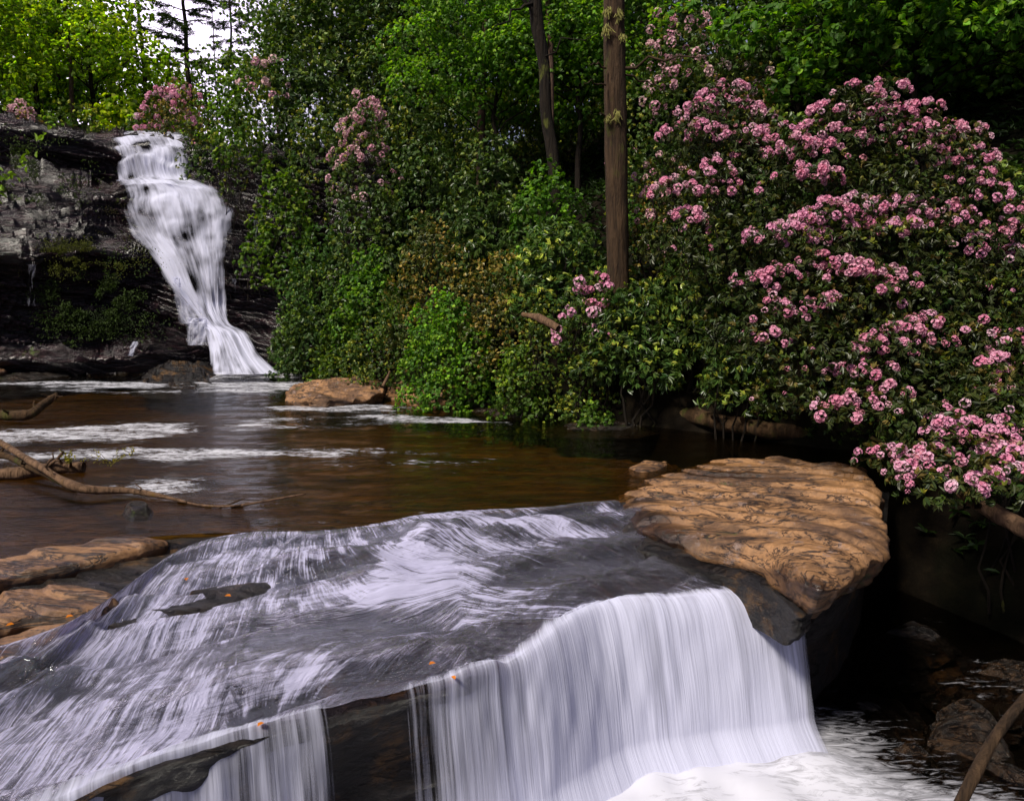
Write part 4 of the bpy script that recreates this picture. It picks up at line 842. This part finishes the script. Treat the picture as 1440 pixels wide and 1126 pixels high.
# trees of the right hillside
tree('broad', 700, 24.0, -60, 260, 'broad leaved tree arching over the pale stump', 'bark_dark', .10, .45, 22, 1.1, 301, 1.25, 0, 16, hue=(.9, 1.0, 1))
tree('broad', 815, 23.0, -80, 240, 'green tree seen between the crooked trunk and the thick trunk', 'bark_dark', .10, .45, 22, 1.1, 302, 1.2, 0, 16, hue=(.9, 1.0, 1))
tree('dull', 560, 32.0, -90, 300, 'tall dark tree at the top edge left of the flowering branch', 'bark_dark', .16, .35, 24, 1.5, 303, 1.2, 0, 12)
tree('broad', 1290, 17.0, -120, 400, 'tree with large drooping green leaves at the top right', 'bark_dark', .10, .35, 34, 1.7, 304, 1.1, 0, 18, flat=.3, hue=(.85, 1.0, 1))
tree('broad', 1430, 18.5, -120, 330, 'shaded green tree at the right edge behind the large leaved one', 'bark_dark', .12, .2, 28, 1.5, 305, .8, 0, 16, hue=(.85, 1.0, 1))
tree('dull', 1130, 20.0, -80, 300, 'dark tree behind the two highest pink blooms', 'bark_dark', .12, .25, 26, 1.3, 306, 1., 0, 14)
tree('dull', 900, 26.0, -110, 260, 'dark tree far behind the thick trunk', 'bark_dark', .12, .3, 24, 1.4, 307, 1.1, 0, 12)
tree('broad', 480, 34.0, -60, 260, 'green tree at the top edge above the dark round shrub', 'bark_dark', .12, .3, 24, 1.4, 308, .8, 0, 12)
tree('dull', 1280, 24.0, -100, 380, 'dark tree deep in the wood at the upper right', 'bark_dark', .15, .1, 26, 1.5, 309, 1.0, 0, 12)
tree('dull', 760, 33.0, -110, 330, 'dark tree on the slope behind the crooked trunk', 'bark_dark', .15, .1, 26, 1.6, 310, 1.1, 0, 10)
tree('broad', 400, 33.0, -30, 90, 'slim green tree right of the patch of sky', 'bark_dark', .08, .3, 18, 1.2, 311, 1., 0, 14)
# wood above the falls
for i, (kd, px, Y, top, wd, lb, g_) in enumerate([
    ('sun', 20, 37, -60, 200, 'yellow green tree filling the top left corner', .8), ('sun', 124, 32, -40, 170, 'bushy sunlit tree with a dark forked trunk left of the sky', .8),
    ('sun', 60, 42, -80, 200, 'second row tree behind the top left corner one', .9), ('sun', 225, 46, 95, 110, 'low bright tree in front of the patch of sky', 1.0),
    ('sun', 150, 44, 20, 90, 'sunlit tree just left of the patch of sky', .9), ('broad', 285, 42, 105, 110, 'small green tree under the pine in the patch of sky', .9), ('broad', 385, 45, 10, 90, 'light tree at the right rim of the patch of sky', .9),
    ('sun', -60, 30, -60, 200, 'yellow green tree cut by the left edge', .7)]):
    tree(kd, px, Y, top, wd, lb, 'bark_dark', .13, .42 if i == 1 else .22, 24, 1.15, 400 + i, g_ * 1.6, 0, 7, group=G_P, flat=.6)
for i, (kd, px, Y, top, wd, lb, fl) in enumerate([
    ('broad', 30, 28.5, 105, 150, 'low green bush on the left shoulder of the cliff', 0), ('bronze', 35, 27.6, 140, 70, 'bush with faded pink bloom on the left cliff top', 30), ('laurel', 105, 29.5, 135, 130, 'low dark bush on the cliff top left of the falls', 0),
    ('sun', 170, 31, 125, 120, 'sunny bush just behind the top of the tall falls', 0), ('broad', 110, 33, 90, 140, 'green bush at the foot of the forked tree', 0), ('sun', 225, 33, 110, 120, 'sunny bush left of the pink one above the falls', 0), ('laurel', 200, 29.5, 160, 90, 'small dark bush at the brink of the falls', 0)]):
    S(kd, px, Y, top, wd, lb, 18, 1.05, 450 + i, flowers=fl, group='bushes along the cliff top', dens=14, gain=1.1)
pine(262, 40, -90, 'tall pine with level limbs in the patch of sky', .17, 501, 14, 2.6, .45, 1.0)
pine(202, 34, -60, 'slim bare dark trunk left of the pine in the sky', .13, 502, 6, .7, .6, .0, -.02)
pine(326, 42, -90, 'slender pine at the right side of the patch of sky', .10, 503, 10, 1.5, .45, .6)
pine(92, 31.5, -40, 'pale thin trunk among the trees at the left', .11, 504, 6, .8, .6, .3, .03, 'bark_pale')
pine(45, 32.5, -90, 'dark straight trunk in the top left corner', .14, 505, 8, 1.3, .6, .5)
pine(78, 33, -90, 'thinner straight trunk beside the corner one', .11, 506, 8, 1.2, .6, .5)
pine(185, 44, -80, 'thin pine trunk behind the bare dark one', .10, 507, 8, 1.2, .5, .6)
pine(300, 50, 10, 'distant thin pole of a pine low in the patch of sky', .07, 508, 8, 1.0, .4, .5)

# ---- single trunks
def trunk(name, label, pts, rad, mat, seed=0, seg=18, parts=None, rough=.10):
    P = np.array([PY(px, py, Y) for px, py, Y in pts]); P = cub(P, 40); base = P[0]
    rr = np.interp(np.linspace(0, 1, 40), np.linspace(0, 1, len(rad)), rad)
    t = root(name, label, 'tree', tuple(base)); V, Fc = tube(P, rr, seg, rough, seed); mesh_np('trunk', V, Fc, M[mat], parent=t, loc=base); return t, P, base
t, P, base = trunk('old_tree', 'thick straight mossy trunk standing left of the pink blooms', [(869, 480, 15.2), (869, 380, 15.2), (866, 200, 15.2), (864, 60, 15.2), (863, -60, 15.2), (862, -180, 15.2)], [.25, .21, .21, .20, .19, .18], 'bark', 1, 30)
for (a, b, r0) in [((852, 96, 15.0), (828, 92, 14.4), .02), ((852, 120, 15.0), (820, 118, 14.2), .016), ((880, 96, 15.0), (1000, 78, 14.2), .03), ((880, 106, 15.1), (935, 130, 15.6), .022), ((852, 170, 15.1), (842, 160, 14.8), .02)]:
    p = curve_pts(PY(*a), PY(*b), 7, .05, .03, int(a[1])); V, Fc = tube(p, np.linspace(r0, r0 * .3, 7), 6); mesh_np('dead_branch', V, Fc, M['bark'], parent=t, loc=base)
for i, (px, py, s_) in enumerate([(855, 15, .10), (876, 50, .08), (868, 160, .13), (853, 40, .12), (870, 18, .12), (856, 165, .09)]):
    c = PY(px, py, 14.98); r = np.random.default_rng(i); m = 60
    V, Fc, Cc = leaves(c + r.normal(size=(m, 3)) * np.array([.03, .02, s_ * .4]), nrm_(r.normal(size=(m, 3)) * .25 + np.array([0, -.2, -1])), nrm_(r.normal(size=(m, 3))), np.full(m, s_), np.full(m, .012), np.array([.30, .28, .08]) * r.uniform(.6, 1.2, (m, 1)))
    mesh_np('moss_tuft', V, Fc, M['moss'], col=Cc, parent=t, loc=base)
t, P, base = trunk('crooked_tree', 'dark crooked trunk rising behind the bushes left of the thick one', [(782, 420, 18.5), (779, 240, 18.5), (768, 160, 18.5), (765, 90, 18.5), (755, 30, 18.5), (748, -60, 18.5)], [.17, .14, .13, .13, .15, .15], 'bark_dark', 2)
for (a, b, r0) in [((750, 5, 18.4), (690, 45, 17.8), .035), ((755, 25, 18.4), (712, -30, 18.2), .05), ((765, 80, 18.4), (850, 50, 18.0), .02)]:
    p = curve_pts(PY(*a), PY(*b), 7, .1, .04, int(a[1])); V, Fc = tube(p, np.linspace(r0, r0 * .3, 7), 6); mesh_np('limb', V, Fc, M['bark_dark'], parent=t, loc=base)
trunk('dead_tree', 'pale weathered standing snag seen through the leaves in the upper middle', [(676, 330, 24.6), (677, 150, 24.6), (680, 100, 24.6), (682, 40, 24.6), (682, -10, 24.6)], [.15, .12, .11, .08, .05], 'bark_pale', 3)
trunk('slim_tree', 'narrow pale trunk just behind the crooked dark one', [(776, 300, 21.5), (774, 60, 21.5), (771, 10, 21.5), (769, -60, 21.5)], [.08, .08, .07, .06], 'bark_pale', 4)

# ---- logs and sticks
def nrm0(v): return v / np.linalg.norm(v)
def log(name, label, pts, rad, mat='driftwood', seed=0, z=True, cat='log', seg=14, rough=.34):
    P = np.array([PZ(px, py, q) if z else PY(px, py, q) for px, py, q in pts]); P = cub(P, 36)
    rr = np.interp(np.linspace(0, 1, 36), np.linspace(0, 1, len(rad)), rad); V, Fc = tube(P, rr, seg, rough, seed)
    o = mesh_np(name, V, Fc, M[mat], loc=tuple(P[0]))
    if cat == 'log' and len(pts) > 3:
        r = np.random.default_rng(seed)
        for i in r.choice(np.arange(6, 32), 4, replace=False):
            e = P[i] + nrm0(np.array([r.uniform(-1, 1), r.uniform(-1, .3), r.uniform(.2, 1)])) * rr[i] * r.uniform(2, 5)
            V, Fc = tube(curve_pts(P[i], e, 5, 0, .08, int(i)), np.linspace(rr[i] * .4, rr[i] * .14, 5), 7, .3, int(i)); c = mesh_np('broken_branch', V, Fc, M[mat], parent=o, loc=tuple(P[0]))
    return tag(o, label, cat), P
log('fallen_log', 'broken brown log lying at the shaded bank behind the tan slab', [(884, 568, .30), (930, 572, .30), (990, 588, .25), (1060, 602, .2), (1150, 612, .15)], [.17, .16, .15, .14, .13], 'log', 5)
log('fallen_log', 'weathered log sloping down at the right edge under the lowest bloom', [(1350, 690, .25), (1400, 720, .1), (1470, 760, -.1)], [.07, .10, .10], 'driftwood', 6)
log('fallen_branch', 'thin grey dead branch sticking out above the fallen log', [(1225, 615, .6), (1300, 650, .4), (1375, 712, .2)], [.02, .03, .04], 'log', 6, cat='branch')
log('fallen_log', 'short pale snag poking from the bushes left of the laurel', [(735, 442, 14.2), (760, 448, 13.9), (785, 462, 13.6)], [.04, .07, .06], 'driftwood', 7, z=False)
log('stick', 'short pale forked stick leaning beside the brown boulder', [(548, 522, 17.6), (544, 532, 17.3), (538, 544, 17.0)], [.02, .035, .03], 'driftwood', 8, z=False, cat='stick', seg=8)
log('driftwood_log', 'main bleached driftwood limb slanting into the pool from the left edge', [(-60, 590, .55), (0, 622, .42), (50, 652, .30), (110, 685, .15), (180, 690, .08), (225, 697, .05), (262, 706, .02)], [.05, .045, .045, .055, .04, .03, .012], 'driftwood', 9)
log('driftwood_log', 'dark driftwood limb under the main one at the left edge', [(-80, 640, .25), (0, 640, .22), (40, 655, .18), (105, 690, .02)], [.06, .05, .045, .02], 'log', 10)
log('driftwood_log', 'short cut log lying behind the driftwood at the left', [(-20, 668, .06), (40, 664, .07), (80, 658, .08), (118, 657, .08)], [.09, .085, .08, .075], 'driftwood', 11)
log('driftwood_log', 'thick curled stub reaching from the left edge over the far pool', [(-60, 580, .15), (0, 584, .12), (40, 582, .16), (62, 568, .28), (80, 555, .42)], [.11, .10, .09, .08, .05], 'log', 12)
log('stick', 'thin white stick floating from the tip of the driftwood', [(250, 704, .01), (290, 711, .01), (330, 711, .02), (350, 706, .03)], [.012, .014, .012, .008], 'driftwood', 13, cat='stick', seg=7)
log('stick', 'long pale stick lying on the pool right of the driftwood', [(325, 713, .0), (370, 705, .04), (430, 694, .08)], [.016, .014, .008], 'driftwood', 14, cat='stick', seg=7)
log('stick', 'dark twig crossing the long pale stick', [(308, 714, 0), (330, 706, .05), (345, 700, .09)], [.010, .010, .005], 'log', 15, cat='stick', seg=7)
boulder('rock', [(176, 707), (188, 700), (206, 702), (204, 711), (186, 713)], .11, -.03, M['boulder'], 'small knob of dark rock under the driftwood limb', under=-.5, seed=91, amp=.02, nr=14, na=40)
log('branch', 'lichen spotted branch leaning in at the bottom right corner', [(1340, 1150, 3.9), (1370, 1090, 3.95), (1400, 1035, 4.0), (1440, 985, 4.05), (1480, 950, 4.1)], [.036, .034, .032, .030, .028], 'bark', 16, z=False, cat='branch')

# sprigs on the driftwood, ferns and moss on the cliff, leaves at the left edge
def sprig(px, py, z, label, n, L, c, seed, spread, name='sprig', Y=None, cat='plant', up=1.0):
    c0 = PY(px, py, Y) if Y else PZ(px, py, z); t = root(name, label, cat, tuple(c0)); r = np.random.default_rng(seed); bag = Bag(); PA, DA = [], []
    for k in range(max(3, n // 12)):
        e = c0 + np.array([r.uniform(-1, 1) * spread, r.uniform(-.5, .5) * spread, r.uniform(.3, 1.) * spread * up]); p = curve_pts(c0, e, 5, 0, .05, k); bag.add(*tube(p, np.linspace(.005, .002, 5), 5))
        u = r.random(12); PA.append(c0 + (e - c0) * u[:, None] + r.normal(size=(12, 3)) * .01); DA.append(nrm_(r.normal(size=(12, 3)) + np.array([0, 0, .2])))
    P, D = np.concatenate(PA), np.concatenate(DA); m = len(P)
    V, Fc, Cc = leaves(P, D, nrm_(r.normal(size=(m, 3)) * .4 + UP), np.full(m, L) * r.uniform(.6, 1.2, m), np.full(m, L * .5), np.array(c) * r.uniform(.6, 1.3, (m, 1)))
    mesh_np('leaves', V, Fc, M['broad'], col=Cc, smooth_=False, parent=t, loc=c0); bag.build('stems', M['twig'], t, c0)
sprig(95, 650, .2, 'little yellow green sprig by the cut log', 60, .04, (.30, .26, .02), 1, .28)
sprig(155, 652, .05, 'yellow green sprig standing in the pool right of the cut log', 110, .035, (.30, .26, .02), 2, .40, up=.5)
sprig(185, 640, .05, 'smallest yellow sprig at the tip of the sprigs', 36, .035, (.30, .26, .02), 3, .18)
sprig(-20, 290, 0, 'bright leafy sapling reaching in at the left edge before the cliff', 170, .16, (.16, .26, .015), 4, 1.6, 'sapling', Y=16)
def moss(label, px, py, Y, wx, wz, n, c, seed, L=.05):
    r = np.random.default_rng(seed); c0 = PY(px, py, Y); P = c0 + r.normal(size=(n * 3, 3)) * np.array([wx, .10, wz * 1.2]) * .6; P = P[fbm(P, (2.2, 2.2, 3.5), 4, seed) > .10][:n]; n = len(P); D = nrm_(r.normal(size=(n, 3)) + np.array([0, -.8, -.3]))
    V, Fc, Cc = leaves(P, D, nrm_(r.normal(size=(n, 3)) * .5 + UP), np.full(n, L) * r.uniform(.6, 1.4, n), np.full(n, L * .45), np.array(c) * r.uniform(.5, 1.4, (n, 1)))
    tag(mesh_np('moss_patch', V, Fc, M['moss'], col=Cc, smooth_=False, loc=c0), label, 'moss', 'moss and ferns on the cliff')
moss('bright moss cushion on the ledge left of the falls middle', 110, 362, 23.0, 1.3, .35, 3500, (.09, .10, .01), 1)
moss('hanging fern patch on the dark face left of the falls', 128, 425, 23.3, 1.4, .8, 3500, (.035, .06, .008), 2, .09)
moss('dark fern patch low on the face left of the falls', 140, 455, 23.3, 1.6, .4, 900, (.025, .045, .008), 3, .07)
moss('mossy tuft on the upper slab at the left edge', 25, 245, 24.6, 1.6, .7, 1800, (.04, .065, .008), 4, .08)
moss('moss streak along the wet edge just left of the falls', 160, 330, 24.5, .4, 1.1, 500, (.045, .04, .008), 6)
# fallen leaves
for i, (px, py, z, lb) in enumerate([(262, 816, -.09, 'orange fallen leaf at the end of the black ledge'), (362, 1021, -.50, 'orange fallen leaf at the brink of the left curtain'), (20, 877, -.03, 'yellow leaf on the lowest tan ledge'), (92, 868, -.05, 'rust leaf on the middle tan ledge'),
        (325, 838, -.1, 'faded leaf in the silky water'), (640, 955, -.44, 'ochre leaf caught at the middle of the brink'), (603, 934, -.38, 'small yellow leaf above the dark gap')]):
    c = PZ(px, py, z + .02); a = random.random() * 6; D = np.array([[math.cos(a), math.sin(a), .3]])
    V, Fc, Cc = leaves(c[None], nrm_(D), UP[None], np.array([.055]), np.array([.036]), np.array([[.75, .22, .02]]))
    tag(mesh_np('fallen_leaf', V, Fc, M['broad'], col=Cc, loc=c), lb, 'leaf', 'fallen autumn leaves on the rock shelf')
# far-off wood that closes the view behind the separate trees
def wood(name, boxes, kind, seed, gain, size, dens=7):
    lob = []; r = np.random.default_rng(seed)
    for (x0, x1, y0, y1, h, n) in boxes:
        for k in range(n):
            x, y = r.uniform(x0, x1), r.uniform(y0, y1); z = float(ground(x, y)) + r.uniform(.1, 1.) * h; q = r.uniform(1.2, 2.4); lob.append(((x, y, z), (q, q, q * .75)))
    o = foliage(name, lob, kind, None, None, dens, seed, size, lo=-.7, gain=gain); tag(o, kind='stuff'); o['label'] = 'wood far behind that reads as one mass'; return o
wood('wood_and_sky_screen', [(-11, 30, 38, 50, 12, 170), (-5, 32, 38, 46, 24, 170), (8, 34, 20, 36, 20, 200), (-7, 7, 29, 37, 8, 90), (12, 22, -4, 18, 16, 150)], 'laurel', 71, .9, 2.1, 18)  # tall crowns and the unseen right-hand box are added to block sky light
wood('distant_wood_edge', [(-48, -17, 52, 66, 9, 60), (-17, -6, 60, 75, 2.0, 26)], 'sun', 72, .8, 2.0, 14)
# understory ground cover that hides the soil between the bushes
xs = []; r = np.random.default_rng(5); X = r.uniform(-9, 24, 26000); Yq = r.uniform(7, 36, 26000); dd = poly_sd(X, Yq, RB); k = (dd > .5) & (dd < 17); X, Yq = X[k], Yq[k]; Z = ground(X, Yq); m = len(X)
C = np.stack([X, Yq, Z + r.uniform(0, .35, m)], 1); C = np.repeat(C, 5, 0); D = nrm_(r.normal(size=(m * 5, 3)) * np.array([1, 1, .4]) + np.array([0, -.2, .5]))
V, Fc, Cc = leaves(C, D, nrm_(r.normal(size=(m * 5, 3)) * .3 + UP), r.uniform(.10, .22, m * 5), r.uniform(.035, .07, m * 5), np.array([.022, .045, .008]) * r.uniform(.5, 1.8, (m * 5, 1)))
o = mesh_np('ground_cover', V, Fc, M['laurel'], col=Cc, smooth_=False); tag(o, 'low leafy undergrowth on the hillside', None, None, 'stuff')

# fine spray where the water lands
def mist(name, c, rad, density):
    import bmesh
    bm = bmesh.new(); bmesh.ops.create_icosphere(bm, subdivisions=4, radius=1); V = np.array([v.co[:] for v in bm.verts]); Fc = np.array([[v.index for v in f.verts] for f in bm.faces]); bm.free()
    V = V * (1 + .15 * fbm(V, (1.5, 1.5, 1.5), 3, 5))[:, None] * np.array(rad)
    m, nt, out = newmat(name); k = NT(nt); pv = k.n('VolumePrincipled'); pv.inputs['Color'].default_value = (.95, .95, 1, 1); pv.inputs['Density'].default_value = density; k.l(pv.outputs[0], out.inputs['Volume'])
    o = mesh_np(name, V + np.array(c), Fc, m, loc=c); o.rotation_euler.z = 0; return tag(o, kind='stuff')
#mist('spray', tuple(PZ(1080, 1050, -1.7)), (1.5, .55, .32), .4)
#mist('spray', tuple(PY(345, 515, 22.2)), (1.6, .7, .45), .5)
